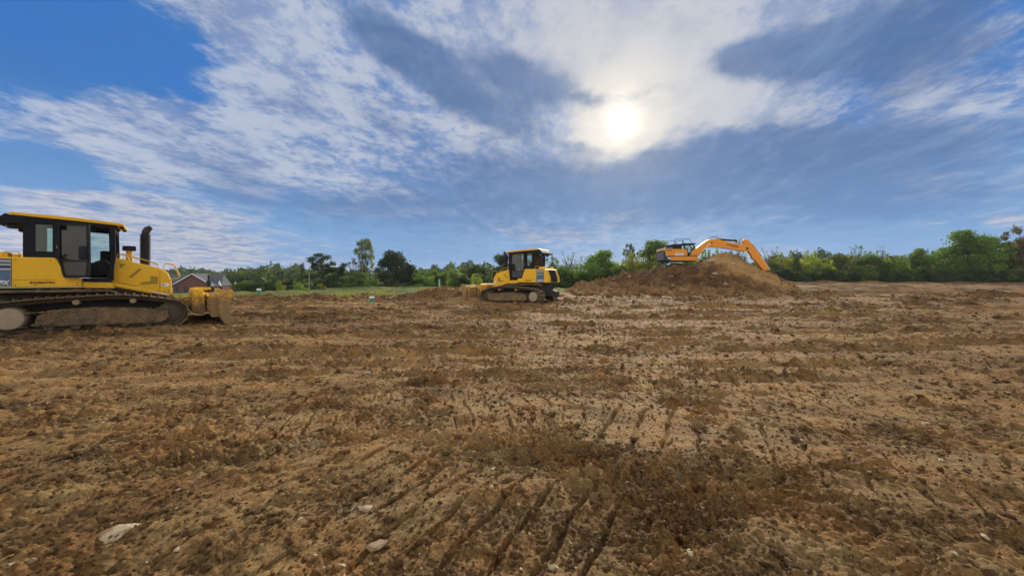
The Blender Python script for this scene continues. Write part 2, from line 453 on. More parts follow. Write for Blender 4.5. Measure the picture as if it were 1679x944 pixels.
SOIL_D, SOIL_M, SOIL_T = (.062, .036, .015), (.270, .160, .062), (.44, .285, .115)
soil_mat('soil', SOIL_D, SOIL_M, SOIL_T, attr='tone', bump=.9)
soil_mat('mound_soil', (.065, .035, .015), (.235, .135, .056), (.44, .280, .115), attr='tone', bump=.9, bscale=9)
soil_mat('clod_soil', (.070, .040, .017), (.20, .118, .050), (.34, .215, .092), bump=1.0, bscale=30)
soil_mat('caked_mud', (.08, .055, .03), (.20, .145, .085), (.34, .26, .165), bump=1.0, bscale=14, world=False)
painted('dozer_yellow', (.88, .50, .018), dust=.02)
painted('blade_paint', (.80, .44, .03), dirt=(.23, .15, .075), z_lo=.45, z_hi=2.3, dust=.12, rough=.55)
painted('digger_orange', (.86, .32, .020), z_lo=0, z_hi=.8, dust=.05)
plain('cab_black', (.014, .016, .022), .7, spec=.15, var=.3)
plain('dark_steel', (.05, .045, .042), .8, 0.0, spec=.1, var=.4, scale=12)
plain('rubber_black', (.02, .02, .022), .7, var=.3)
plain('screen_yellow', (.36, .235, .03), .7, var=.3, scale=30, bump=.5, bscale=120)
plain('chrome', (.75, .75, .74), .18, 1.0, var=.08)
plain('grab_rail', (.68, .42, .06), .45, var=.15)
plain('track_steel', (.10, .078, .052), .75, .2, var=.5, scale=18, bump=.5, bscale=40)
plain('dusty_disc', (.36, .28, .185), .9, var=.25, scale=9, bump=.3)
plain('blade_steel', (.50, .33, .10), .7, .1, var=.35, scale=5, bump=.3, bscale=30)
plain('decal_navy', (.020, .035, .12), .4, var=.08)
plain('decal_slate', (.075, .14, .25), .45, var=.15)
plain('decal_light', (.55, .54, .48), .5, var=.1)
plain('decal_white', (.75, .75, .73), .5, var=.1)
plain('decal_black', (.02, .02, .02), .5, var=.1)
plain('digger_grey', (.055, .06, .07), .7, spec=.15, var=.2)
plain('digger_silver', (.16, .175, .19), .75, spec=.15, var=.15)
plain('lower_panel', (.045, .048, .055), .5, var=.3)
plain('seat_cloth', (.03, .03, .035), .9, var=.3)
plain('lamp_glass', (.6, .55, .5), .2)
glass_mat('cab_glass', (.78, .90, .88), .88)
glass_mat('door_glass', (.05, .065, .11), .98)
def stone_mat():
    m, nt, b = base_mat('limestone', .88, 0, .2)
    co = nt.nodes.new('ShaderNodeTexCoord').outputs['Object']
    n1 = NOISE(nt, co, 11, 5, .65); n2 = NOISE(nt, co, 45, 4, .6)
    c = MIX(nt, n2, (.33, .255, .15), (.54, .43, .27))
    put(nt, b.inputs['Base Color'], MIX(nt, SM(nt, n1, .46, .60, 0, .85), c, (.20, .118, .045)))
    bn = nt.nodes.new('ShaderNodeBump'); bn.inputs['Strength'].default_value = .8; bn.inputs['Distance'].default_value = .02
    put(nt, bn.inputs['Height'], n1); put(nt, b.inputs['Normal'], bn.outputs[0])
stone_mat()
plain('brown_stone', (.26, .17, .09), .9, var=.4, scale=8, bump=.8, bscale=18)
plain('brick_wall', (.135, .052, .042), .9, var=.35, scale=3, bump=.4, bscale=30)
plain('roof_slate', (.085, .09, .105), .85, var=.2, scale=2, bump=.5, bscale=20)
plain('white_trim', (.72, .72, .70), .6, var=.06)
plain('window_dark', (.03, .035, .045), .15, var=.2)
plain('pipe_green', (.02, .27, .16), .45, var=.15)
plain('pipe_teal', (.20, .55, .42), .45, var=.12)
plain('cap_white', (.78, .76, .74), .5, var=.08)
plain('stake_wood', (.52, .33, .19), .8, var=.2)
plain('string_white', (.7, .68, .6), .8)
plain('bark', (.085, .066, .048), .95, var=.4, scale=7, bump=.6, bscale=20)
plain('pole_wood', (.30, .28, .25), .9, var=.25)
leaf_mat('leaves')

# ---------------------------------------------------------------- ground
HEAPS = [  # x, y, radius x, radius y, height
    (-4.4, 27.2, 2.2, 1.5, .80), (-11.6, 25.8, 1.6, .6, .22), (-15.0, 24.6, 1.8, .6, .25), (-7.0, 25.3, 1.4, .6, .12), (-5.4, 25.2, 1.2, .6, .26), (-17.6, 23.2, 1.6, .6, .22), (-13.0, 24.0, 2.0, .5, .14), (-6.6, 27.0, 2.0, 1.2, .28), (-10.4, 27.6, 1.3, .9, .42), (-13.2, 26.4, 1.8, 1.0, .30),
    (-8.6, 26.6, 1.3, .8, .2), (-16.0, 25.6, 2.6, 1.3, .30), (-18.6, 24.6, 2.4, 1.2, .30), (-2.8, 25.6, 1.3, .9, .45),
    (12.7, 17.0, 1.15, .55, .26), (14.9, 17.3, .9, .5, .22), (10.6, 20.5, 1.6, .6, .2), (18.0, 21.0, 1.8, .7, .24), (22.2, 21.6, .7, .5, .34),
    (24.6, 21.4, .9, .5, .30), (20.5, 26.5, 2.0, .8, .25), (27.0, 26.0, 2.0, .8, .28), (31.0, 25.6, 1.5, .8, .33), (6.5, 24.0, 2.4, .8, .18),
    (3.6, 24.4, 1.6, .8, .28), (1.9, 11.4, .8, .35, .10), (-7.0, 17.5, 2.5, .6, .12), (25.5, 16.5, 1.6, .6, .22), (29.5, 20.0, 1.4, .7, .3),
    (33.0, 30.5, 3.0, .8, .3), (26.0, 33.0, 3.0, .8, .25), (40.0, 33.0, 3.0, .8, .3), (12.0, 26.6, 1.4, .7, .3), (16.5, 27.3, 1.2, .7, .35),
]
def macro(x, y):
    x = np.asarray(x, float); y = np.asarray(y, float)
    r = np.hypot(x, y)
    z = sstep(26, 72, y) * sstep(2, 26, x) * .92
    z = z - sstep(-17, -48, x) * np.clip(y - 30, 0, 90) * .037
    z = z + perlin(x / 9.0, y / 7.0, 3) * .07 * sstep(2, 8, r) + perlin(x / 30., y / 22., 4) * .10 * sstep(10, 40, r)
    far = sstep(95, 700, r)
    z = z + far * 3.0
    for hx, hy, rx, ry, h in HEAPS:
        d = ((x - hx) / rx) ** 2 + ((y - hy) / ry) ** 2
        z = z + h * np.exp(-d * 1.15)
    # dirt ridge scraped up along the foot of the hedgerow
    z = z + .55 * np.exp(-((y - 64.5 - .03 * x) / 1.3) ** 2) * sstep(20, 30, x)
    return z

def grassy(x, y):
    """where the ground has not been stripped"""
    edge = 28.6 + 1.6 * perlin(x / 4.0, y / 9.0, 21) + sstep(-12, -22, x) * -3.0 + sstep(-1, 4, x) * 5.5
    g = sstep(edge, edge + 1.2, y) * (1 - sstep(5.5, 9.5, x + 0 * y))
    g = np.maximum(g, sstep(70, 73, y))
    g = np.maximum(g, sstep(-17.0, -20, x) * sstep(24.5, 27, y))
    return g

PRINTS = [  # crawler prints: centre x, y, heading, length, width, bar pitch, depth
    (2.9, 3.35, -26, 5.2, 1.35, .29, .024), (-.55, 2.75, -29, 3.2, 1.2, .23, .022), (-1.2, 5.2, 8, 3.0, .8, .2, .014), (4.3, 5.6, -14, 5.0, .85, .2, .02),
]
_pr = random.Random(5)
for _k in range(26):
    _r = 4.6 * (18 / 4.6) ** _pr.random(); _t = _pr.uniform(-.95, .95)
    PRINTS.append((_r * math.sin(_t), _r * math.cos(_t), _pr.uniform(-26, 18), _pr.uniform(2.5, 6) + _r * .25, .8, _pr.uniform(.19, .25), _pr.uniform(.014, .0198)))

RUTS = [(6.2, -.04, .15, 1, .10, .045), (7.0, .02, .2, 2, .12, .055), (8.3, .03, .2, 0, .15, .075), (9.0, .03, .2, .2, .14, .06), (10.1, -.03, .25, 3, .15, .065), (11.2, .01, .3, 4, .17, .085), (12.1, .015, .3, 4.2, .17, .08),
        (13.6, -.02, .3, 5, .2, .09), (15.2, .02, .4, 1.5, .22, .11), (16.4, .02, .4, 1.8, .22, .10), (18.2, -.01, .4, 2.6, .25, .12), (20.2, .01, .5, .7, .28, .14), (22.4, .0, .5, 3.6, .3, .15), (33.0, .0, .8, 1.1, .5, .22), (38.5, .01, .8, 2.2, .6, .26), (44.0, .0, 1., .4, .7, .3), (50.0, .0, 1., 3.0, .8, .32), (56.5, .0, 1., 1.9, .9, .35)]

def ground_fields(x, y, spacing):
    """height, soil tone, pale grit and grass of the earth at fine detail"""
    r = np.hypot(x, y)
    z = macro(x, y)
    # rough: where the soil lies in loose clods; else it was rolled flat
    wx = x + .5 * perlin(x / 1.3, y / 1.3, 31); wy = y + .5 * perlin(x / 1.3, y / 1.3, 32)
    s1 = perlin(wx / 2.6, wy / 1.0, 11) + .65 * perlin(wx / .95, wy / .50, 12) + .35 * perlin(wx / .33, wy / .22, 13)
    s2 = perlin(wx / 11.0, wy / 2.4, 14) + .5 * perlin(wx / 4.0, wy / 1.3, 15)
    mixf = sstep(7, 16, r)
    s = s1 * (1 - mixf) + (.8 * s2 + .6 * s1) * mixf
    loose = .34 + .66 * sstep(-.65, .90, s)
    for hx, hy, rx, ry, h in HEAPS:
        d = ((x - hx) / (rx * 1.2)) ** 2 + ((y - hy) / (ry * 1.4)) ** 2
        loose = np.maximum(loose, np.exp(-d))
    # named rough ridges near the camera
    for ax, ay, bx, by, w, h in ((.6, 3.55, 3.9, 2.75, .20, .030), (-.7, 4.35, 1.0, 4.9, .35, .03), (-2.2, 5.2, -1.1, 5.8, .4, .04), (-.5, 2.55, .15, 2.85, .2, .035),
                                 (-3.2, 2.75, -1.5, 2.35, .3, .03), (1.4, 6.6, 4.4, 6.2, .5, .04), (-1.6, 8.3, 3.4, 8.6, .35, .05)):
        t = np.clip(((x - ax) * (bx - ax) + (y - ay) * (by - ay)) / ((bx - ax) ** 2 + (by - ay) ** 2), 0, 1)
        d = np.hypot(x - ax - t * (bx - ax), y - ay - t * (by - ay)) + .12 * perlin(x / .3, y / .3, 41)
        k = np.exp(-(d / w) ** 2)
        loose = np.maximum(loose, .78 * k); z = z + h * k
    print_mask = np.zeros_like(x)
    near_ = np.nonzero(r < 24)[0]
    if len(near_):
        nx_, ny_ = x[near_], y[near_]
        wv_ = .05 * perlin(nx_ / .5, ny_ / .5, 51); wu_ = .035 * perlin(nx_ / .35, ny_ / .35, 52)
        wear = sstep(-.45, .30, perlin(nx_ / .9, ny_ / .7, 53) + .6 * perlin(nx_ / .3, ny_ / .3, 54) + .12)
        pz = np.zeros_like(x); pm = np.zeros_like(x)
        for px, py, hd, L, W, pitch, dep in PRINTS:
            c, s_ = math.cos(math.radians(hd)), math.sin(math.radians(hd))
            u = (nx_ - px) * c + (ny_ - py) * s_ + wu_; v = -(nx_ - px) * s_ + (ny_ - py) * c + wv_
            sel = np.nonzero((np.abs(u) < L / 2) & (np.abs(v) < W / 2 + .04))[0]
            if not len(sel): continue
            u = u[sel]; v = v[sel]; ix = near_[sel]
            m = sstep(L / 2, L / 2 - .5, np.abs(u)) * sstep(W / 2 + .03, W / 2 - .05, np.abs(v)) * (wear[sel] if dep < .0199 else wear[sel] ** .35)
            ph = np.abs(((u / pitch) % 1.0) - .5) * 2
            bar = sstep(.78, .94, ph)
            pz[ix] = np.where(m > pm[ix], -m * (.012 + 1.5 * dep * bar) + m * .012 * sstep(.5, .75, ph) * (1 - bar), pz[ix]); pm[ix] = np.maximum(pm[ix], m)
            loose[ix] *= 1 - .85 * m * (1 - .4 * bar)
            print_mask[ix] = np.maximum(print_mask[ix], m)
        z = z + pz
    # ruts and the ridges of soil squeezed up beside them
    for y0, sl, bend, ph_, wd, hh in RUTS:
        dv = y - (y0 + sl * x + bend * np.sin(x / 5.0 + ph_) + .12 * perlin(x / .9, y / .9, 171))
        on = sstep(-.35, .25, perlin(x / 3.2 + ph_, y * 0 + y0, 172))
        k = np.exp(-(dv / wd) ** 2) * on; k2 = np.exp(-((dv + 2.1 * wd) / (wd * 1.1)) ** 2) * on
        z = z + hh * k - .6 * hh * k2
        loose = np.maximum(loose, k); loose = loose * (1 - .6 * k2)
    hi = np.zeros_like(x)
    for wl, amp, sd in ((.42, .034, 61), (.21, .034, 62), (.11, .034, 63), (.057, .024, 64), (.030, .011, 65), (.017, .005, 66)):
        ok = sstep(1.5, 2.6, wl / spacing)
        if not (ok > .01).any(): continue
        a = perlin(x / wl + 3.1 * sd, y / wl, sd)
        lump = np.abs(a) * 2.4 - .6                        # rounded lumps with creases
        hi = hi + ok * amp * (.75 * lump + .4 * a)
    # long scrape marks left by the blade and the grousers
    scr = np.zeros_like(x)
    wl_ = sstep(-.5, .5, perlin(x / 2.2, y / 2.0, 77) - .35 * x / (1 + np.abs(x)))
    for an, wgt in ((.34, wl_), (-.30, 1 - wl_)):
        us = x * math.cos(an) + y * math.sin(an); vs_ = -x * math.sin(an) + y * math.cos(an)
        for wv, ln, amp, sd in ((.085, .75, .011, 74), (.17, 1.6, .013, 75), (.36, 3.0, .018, 76)):
            ok = sstep(1.5, 2.6, wv / spacing)
            scr = scr + wgt * ok * amp * perlin(us / ln, vs_ / wv, sd)
    flat = scr
    for wl, amp, sd in ((.25, .008, 71), (.09, .006, 72), (.035, .004, 73)):
        ok = sstep(1.5, 2.6, wl / spacing)
        flat = flat + ok * amp * perlin(x / wl, y / wl, sd)
    g = grassy(x, y)
    rough_gain = 1.0 + .9 * sstep(8, 22, r)
    z = z + (1 - .8 * g) * (loose * hi * 1.35 * rough_gain + flat)
    tone = .60 - .17 * loose + 5.0 * scr - .10 * mixf + .22 * perlin(x / .7, y / .45, 81) + .12 * perlin(x / 5, y / 1.6, 82) - .03 * print_mask
    bands = perlin(x / 16 + .6 * perlin(x / 8, y / 5, 84), y / 2.2, 83)
    tone = tone + mixf * .20 * bands
    tone = tone + .35 * np.exp(-((y - 24.2 - .06 * x) / .9) ** 2) * sstep(2, -2, x) * sstep(-22, -14, x) * sstep(-.5, .3, perlin(x / 3, y / 2, 85) + .2)
    tone = tone - .10 * sstep(34, 42, y) * sstep(62, 58, y) * sstep(10, 20, x)
    pale = .18 * perlin(x / 1.3, y / .7, 91) + .35 * perlin(x / .35, y / .25, 92) - .02
    for qx, qy, qr in ((-1.45, 5.05, .45), (-1.1, 2.65, .45), (.9, 3.55, .55), (1.35, 3.15, .4), (-2.0, 3.7, .5), (-.2, 4.9, .35), (-2.6, 4.2, .4), (-.95, 5.9, .4)):
        pale = pale + .55 * np.exp(-(((x - qx) / qr) ** 2 + ((y - qy) / (qr * .6)) ** 2))
    pale = pale + mixf * .25 * sstep(.25, .7, perlin(x / 6, y / 1.2, 93))
    return z, tone, pale, g

def build_ground():
    d = math.radians
    th = np.concatenate([np.arange(-math.pi, -1.06, .08), np.arange(-1.06, 1.06, .0033), np.arange(1.06, math.pi + .05, .08)])
    th = np.linspace(-math.pi, math.pi, 1) if False else th
    th[-1] = math.pi
    rr = [.25]
    while rr[-1] < 1.75: rr.append(rr[-1] * 1.06)
    while rr[-1] < 7.5: rr.append(rr[-1] * 1.0030)
    while rr[-1] < 20: rr.append(rr[-1] * 1.0046)
    while rr[-1] < 33: rr.append(rr[-1] * 1.0055)
    while rr[-1] < 75: rr.append(rr[-1] * 1.011)
    while rr[-1] < 700: rr.append(rr[-1] * 1.06)
    rr = np.array(rr)
    R, T = np.meshgrid(rr, th, indexing='ij')
    x = (R * np.sin(T)).ravel(); y = (R * np.cos(T)).ravel()
    sp = np.maximum(R * .0036, np.gradient(rr)[:, None] * np.ones_like(R)).ravel()
    dth = np.gradient(th)[None, :] * np.ones_like(R)
    sp = np.maximum(sp, (dth * R).ravel())
    z, tone, pale, g = ground_fields(x, y, sp)
    V = np.stack([x, y, z], 1)
    nr, nt_ = len(rr), len(th)
    i = np.arange(nr - 1)[:, None] * nt_ + np.arange(nt_ - 1)[None, :]
    i = i.ravel()
    Fq = np.stack([i, i + 1, i + nt_ + 1, i + nt_], 1)[:, ::-1]
    # close the small hole under the camera
    V = np.vstack([V, [[0, 0, float(z[0])]]]); c = len(V) - 1
    me = np_mesh('ground', V, Fq)
    tone = np.append(tone, .5); pale = np.append(pale, 0); g = np.append(g, 0)
    for nm, arr in (('tone', tone), ('pale', pale), ('grass', g)):
        a = me.attributes.new(nm, 'FLOAT', 'POINT'); a.data.foreach_set('value', arr.astype(np.float32))
    me.shade_smooth()
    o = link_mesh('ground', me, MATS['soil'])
    tag(o, kind='structure')
    return o
build_ground()

def gz(x, y):
    return float(macro(np.array([x]), np.array([y]))[0])

# ---------------------------------------------------------------- the dug heap under the excavator
MY = 40.0
CREST = [(880, 484), (925, 478), (960, 467), (985, 461), (1020, 454), (1060, 447), (1085, 443.5), (1138, 441), (1158, 430), (1176, 422.5), (1187, 419.5), (1200, 424), (1228, 438), (1262, 451.5), (1284, 464), (1302, 473), (1320, 481)]
cx_ = np.array([(p - 839.5) / F * MY for p, _ in CREST]); cz_ = np.array([EYE + (HOR - q_) / F * MY for _, q_ in CREST])
def mound_h(x, y):
    x = np.asarray(x, float); y = np.asarray(y, float)
    t = y + 1.0 * perlin(x / 5., y / 5., 101)
    # crest height looked up along the sight line, so that the outline keeps its shape
    h = np.interp(x * MY / np.clip(y, 30.5, 44), cx_, cz_)
    front = np.clip((t - 28.2 - .05 * np.abs(x - 17)) / (MY - 28.6), 0, 1)
    ff = .55 * front + .45 * front * front * (3 - 2 * front)
    bench = sstep(22.0, 18.8, x) * sstep(10.0, 13.0, x)           # level stand for the machine
    back = 1 - sstep(MY + 1.0 + 6.0 * bench, MY + 7.5 + 4.0 * bench, t)
    hh = np.maximum(h, 0) * ff * back
    peak = 1.25 * np.exp(-(((x - 21.3) / 2.5) ** 2 + ((y - 36.5) / 2.6) ** 2))
    return hh + peak * .0

def build_mound():
    xs = np.arange(1.0, 36.0, .075); ys = np.arange(26.5, 53.0, .085)
    X, Y = np.meshgrid(xs, ys, indexing='ij'); x = X.ravel(); y = Y.ravel()
    h = mound_h(x, y)
    lum = np.zeros_like(x)
    for wl, amp, sd in ((1.6, .24, 111), (.75, .22, 112), (.38, .15, 113), (.2, .08, 114)):
        a = perlin(x / wl, y / wl, sd)
        lum += amp * (.8 * (2.4 * np.abs(a) - .6) + .5 * a)
    dry = np.exp(-(((x - 21.5) / 3.6) ** 2 + ((y - 37.0) / 4.2) ** 2)) + .5 * np.exp(-(((x - 26) / 3.0) ** 2 + ((y - 38.5) / 2.2) ** 2))
    dry = np.clip(dry + .22 * perlin(x / 1.5, y / 1.5, 121), 0, 1)
    on = sstep(.02, .5, h)
    z = macro(x, y) * sstep(45, 39, y) + h + on * lum * (1.0 - .22 * sstep(.25, .85, dry)) - .12 * (1 - sstep(.0, .06, h))
    edge = (1 - sstep(.02, .08, h))
    z = z - .25 * edge
    tone = .22 + .52 * sstep(.2, .8, dry) + .22 * perlin(x / 1.1, y / 1.1, 122) + .28 * sstep(1.3, .2, h)
    pale = -.15 + .35 * perlin(x / .6, y / .6, 123) + .12 * dry
    nx, ny = len(xs), len(ys)
    i = (np.arange(nx - 1)[:, None] * ny + np.arange(ny - 1)[None, :]).ravel()
    keep = (h[i] > .0) | (h[i + ny + 1] > .0)
    i = i[keep]
    Fq = np.stack([i, i + ny, i + ny + 1, i + 1], 1)
    used, invx = np.unique(Fq, return_inverse=True)
    me = np_mesh('dirt_mound', np.stack([x, y, z], 1)[used], invx.reshape(Fq.shape))
    for nm, arr in (('tone', tone[used]), ('pale', pale[used]), ('grass', np.zeros(len(used)))):
        a = me.attributes.new(nm, 'FLOAT', 'POINT'); a.data.foreach_set('value', arr.astype(np.float32))
    me.shade_smooth()
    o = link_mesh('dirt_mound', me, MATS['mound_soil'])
    tag(o, 'tall heap of dug brown earth with a tan dry crest under the orange excavator', 'dirt mound')
build_mound()

# ---------------------------------------------------------------- loose clods and stones
def ico(sub=1):
    bm = bmesh.new(); bmesh.ops.create_icosphere(bm, subdivisions=sub, radius=1.0)
    v = np.array([p.co[:] for p in bm.verts]); f = np.array([[q_.index for q_ in fc.verts] for fc in bm.faces]); bm.free()
    return v, f
ICO1 = ico(1); ICO2 = ico(2); ICO3 = ico(3)

def lump_variants(n, base, seed, flat=.7, rough=.6):
    r_ = np.random.default_rng(seed); out = []
    v0, f0 = base
    for k in range(n):
        d = 1 + rough * (perlin(v0[:, 0] * 1.3 + 9 * k, v0[:, 1] * 1.3 + v0[:, 2] * 1.7, 130 + k)) + rough * .5 * perlin(v0[:, 0] * 3 + k, v0[:, 2] * 3 + v0[:, 1] * 2.1, 160 + k)
        v = v0 * d[:, None] * np.array([1, r_.uniform(.7, 1.0), flat * r_.uniform(.8, 1.1)])
        for _ in range(7):
            nrm = r_.normal(size=3); nrm /= np.linalg.norm(nrm); ov = np.maximum(v @ nrm - r_.uniform(.35, .7) * flat ** .5, 0); v = v - ov[:, None] * nrm
        v = v + r_.normal(0, .06, v.shape)
        out.append(v)
    return out, f0

def scatter(name, n, pts, sizes, base, mat, seed, flat, sink=.35, label=None, cat=None):
    var, f0 = lump_variants(8, base, seed, flat)
    r_ = np.random.default_rng(seed)
    nv, nf = len(var[0]), len(f0)
    V = np.empty((n * nv, 3), np.float32); Fa = np.empty((n * nf, 3), np.int32)
    ang = r_.uniform(0, 6.283, n); tilt = r_.normal(0, .35, n); ch = r_.integers(0, 8, n)
    for k in range(n):
        v = var[ch[k]] * sizes[k]
        ca, sa, ct, st_ = math.cos(ang[k]), math.sin(ang[k]), math.cos(tilt[k]), math.sin(tilt[k])
        x1 = v[:, 0] * ct - v[:, 2] * st_; z1 = v[:, 0] * st_ + v[:, 2] * ct
        V[k * nv:(k + 1) * nv, 0] = x1 * ca - v[:, 1] * sa + pts[k, 0]
        V[k * nv:(k + 1) * nv, 1] = x1 * sa + v[:, 1] * ca + pts[k, 1]
        V[k * nv:(k + 1) * nv, 2] = z1 + pts[k, 2] + sizes[k] * flat * (.45 - sink)
        Fa[k * nf:(k + 1) * nf] = f0 + k * nv
    me = np_mesh(name, V, Fa)
    o = link_mesh(name, me, mat)
    tag(o, label, cat, kind='stuff')
    return o

def sector_points(n, r0, r1, seed, p=1.0):
    r_ = np.random.default_rng(seed)
    r = r0 * (r1 / r0) ** (r_.random(n) ** p); t = r_.uniform(-1.0, 1.0, n)
    return r * np.sin(t), r * np.cos(t)

cx, cy = sector_points(70000, 1.7, 30, 5, 1.1)
zz, tn, pl, gg = ground_fields(cx, cy, np.hypot(cx, cy) * .0036)
pick = (tn < .05 + .75 * rng.random(len(cx))) & (gg < .3)
cx, cy, zz = cx[pick][:19000], cy[pick][:19000], zz[pick][:19000]
hx_, hy_ = [], []
for hx, hy, rx, ry, h in HEAPS:
    k = int(230 * (rx * ry) ** .5 * (h / .3) ** .5)
    hx_.append(hx + rx * .75 * rng.normal(size=k)); hy_.append(hy + ry * .75 * rng.normal(size=k))
hx_ = np.concatenate(hx_); hy_ = np.concatenate(hy_)
hz_ = ground_fields(hx_, hy_, np.hypot(hx_, hy_) * .0036)[0]
# small clusters of turned-up lumps
qx, qy = sector_points(420, 2.2, 26, 15, .8)
kx, ky = [], []
for a_, b_ in zip(qx, qy):
    k = int(rng.integers(8, 34)); sp_ = .10 + .035 * b_ * rng.random()
    kx.append(a_ + rng.normal(0, sp_ * 2.2, k)); ky.append(b_ + rng.normal(0, sp_, k))
kx = np.concatenate(kx); ky = np.concatenate(ky)
kz, _, _, kg = ground_fields(kx, ky, np.hypot(kx, ky) * .0036)
kx, ky, kz = kx[kg < .3], ky[kg < .3], kz[kg < .3]
cx, cy, zz = np.concatenate([cx, hx_, kx]), np.concatenate([cy, hy_, ky]), np.concatenate([zz, hz_, kz])
rr_ = np.hypot(cx, cy)
sz = np.clip(.0055 * rng.pareto(2.4, len(cx)) + .007, 0, .036) * (1 + rr_ / 8.0)
scatter('soil_clods', len(cx), np.stack([cx, cy, zz], 1), sz, ICO1, MATS['clod_soil'], 6, .75, .3, 'loose dark brown clods strewn over the graded earth', 'clods')
px_, py_ = sector_points(2400, 1.8, 34, 8, 1.0)
zz, tn, pl, gg = ground_fields(px_, py_, np.hypot(px_, py_) * .0036)
ok_ = gg < .3
px_, py_, zz = px_[ok_], py_[ok_], zz[ok_]
sz = np.clip(.004 * rng.pareto(2.2, len(px_)) + .0045, 0, .022) * (1 + np.hypot(px_, py_) / 11.0)
scatter('small_stones', len(px_), np.stack([px_, py_, zz], 1), sz, ICO1, MATS['limestone'], 9, .6, .25, 'small pale limestone chips scattered over the graded earth', 'stones')
mx, my = rng.uniform(5, 31, 5200), rng.uniform(28.3, 42, 5200)
mh = mound_h(mx, my); ok_ = mh > .12
mx, my, mh = mx[ok_], my[ok_], mh[ok_]
dryk = np.exp(-(((mx - 21.5) / 3.6) ** 2 + ((my - 37.0) / 4.2) ** 2)) > .45 * rng.random(len(mx)) + .1
mx, my, mh = mx[~dryk], my[~dryk], mh[~dryk]
scatter('mound_clods', len(mx), np.stack([mx, my, macro(mx, my) + mh], 1), np.clip(.05 * rng.pareto(2.6, len(mx)) + .06, 0, .40), ICO1, MATS['clod_soil'], 12, .8, .2, 'lumps of dark clay lying on the big earth mound', 'clods')

ROCKS = [  # px, py, width px, flatness, material, label
    (206, 874, 62, .35, 'limestone', 'long pale cream rock slab at lower left of the foreground mud', 38),
    (8, 926, 34, .8, 'limestone', 'tan rounded rock cut off by the lower left corner', 0),
    (52, 922, 20, .7, 'brown_stone', 'small tan rock just right of the lower left corner rock', 20),
    (291, 908, 18, .55, 'limestone', 'narrow pale stone standing right of the long cream slab', 80),
    (618, 893, 44, .4, 'brown_stone', 'flat brown rock tilted up at bottom centre left', 35),
    (560, 925, 22, .6, 'limestone', 'pale stone at the bottom edge left of the flat brown rock', 10),
    (610, 922, 12, .7, 'limestone', 'small round whitish stone at the bottom edge under the flat brown rock', 0),
    (908, 925, 24, .75, 'limestone', 'whitish angular rock at the bottom edge near the centre', 15),
    (1133, 912, 20, .6, 'limestone', 'pale half buried stone at the bottom right of centre', 60),
    (108, 862, 52, .55, 'clod_soil', 'large dark earth covered rock above the lower left corner', 5),
    (1427, 737, 30, .8, 'brown_stone', 'dark brown boulder lump in the right foreground track prints', 20),
    (1152, 730, 16, .55, 'limestone', 'small pale stone left of the striped track prints', 0),
    (1312, 723, 16, .5, 'limestone', 'flat pale chip among the striped track prints on the right', 10),
    (1517, 693, 16, .5, 'limestone', 'white chip of stone at the right above the track prints', 0),
    (1338, 631, 26, .3, 'brown_stone', 'thin flat brown stone lying right of the centre ground', -5),
    (1290, 631, 13, .6, 'limestone', 'small whitish stone just left of the thin flat brown stone', 0),
    (664, 652, 44, .22, 'limestone', 'flat cream rock patch in the middle left ground', 12),
    (602, 615, 14, .6, 'limestone', 'small pale stone beside a dry grass tuft in the middle ground', 0),
    (372, 684, 18, .6, 'brown_stone', 'brownish stone beside the dark clods in the left middle ground', 0),
    (292, 804, 12, .45, 'limestone', 'little white chip in the left foreground mud', 20),
    (528, 619, 20, .35, 'brown_stone', 'reddish flat stone in the middle left ground', 0),
    (495, 850, 24, .5, 'limestone', 'cream stone in the pale gravel patch of the left foreground', 0),
    (600, 832, 36, .35, 'limestone', 'broad flat pale rock above the flat brown rock', 8),
    (668, 700, 14, .5, 'limestone', 'small pale stone in the middle of the foreground', 0),
]
gpts = []
for px, py, w, fl, mt, lab, rot in ROCKS:
    dep = EYE * F / (py - HOR)
    x_, y_ = (px - 839.5) / F * dep, dep
    gpts.append((x_, y_))
ga = np.array(gpts)
gzs = ground_fields(ga[:, 0], ga[:, 1], np.hypot(ga[:, 0], ga[:, 1]) * .0036)[0]
for k, (px, py, w, fl, mt, lab, rot) in enumerate(ROCKS):
    x_, y_ = gpts[k]
    s_ = w / F * y_ * .5
    v0, f0 = ICO3 if w > 18 else ICO2
    r_ = np.random.default_rng(200 + k)
    v = v0.copy()
    # chipped facets: push the surface back to a few random planes
    for _ in range(14):
        nrm = r_.normal(size=3); nrm /= np.linalg.norm(nrm); dd = r_.uniform(.38, .8)
        over = np.maximum(v @ nrm - dd, 0); v = v - over[:, None] * nrm
    v = v * (1 + .10 * perlin(v[:, 0] * 2.3 + k, v[:, 1] * 2.3 + v[:, 2] * 1.9, 210 + k))[:, None]
    v = v * np.array([1.1, .78, fl * 1.05]) * s_ + r_.normal(0, .012 * s_, v.shape)
    me = np_mesh('rock', v, f0)
    o = link_mesh('rock', me, MATS[mt])
    o.location = (x_, y_, float(gzs[k]) + s_ * fl * .02)
    o.rotation_euler = (r_.normal(0, .12), r_.normal(0, .12), math.radians(rot))
    tag(o, lab, 'rock', 'rocks lying in the foreground mud')
MR = [(1168, 429.5, 17, 'large pale slab of rock near the top left of the mound'), (1202, 434, 11, 'pale rock high on the right face of the mound'), (1171, 450, 11, 'tilted pale rock halfway up the dry face of the mound'),
      (1188, 468, 12, 'pale rock low on the middle of the mound'), (1262, 464, 8, 'small pale stone on the right slope of the mound'), (1195, 441, 6, 'small pale stone in the middle of the dry mound face')]
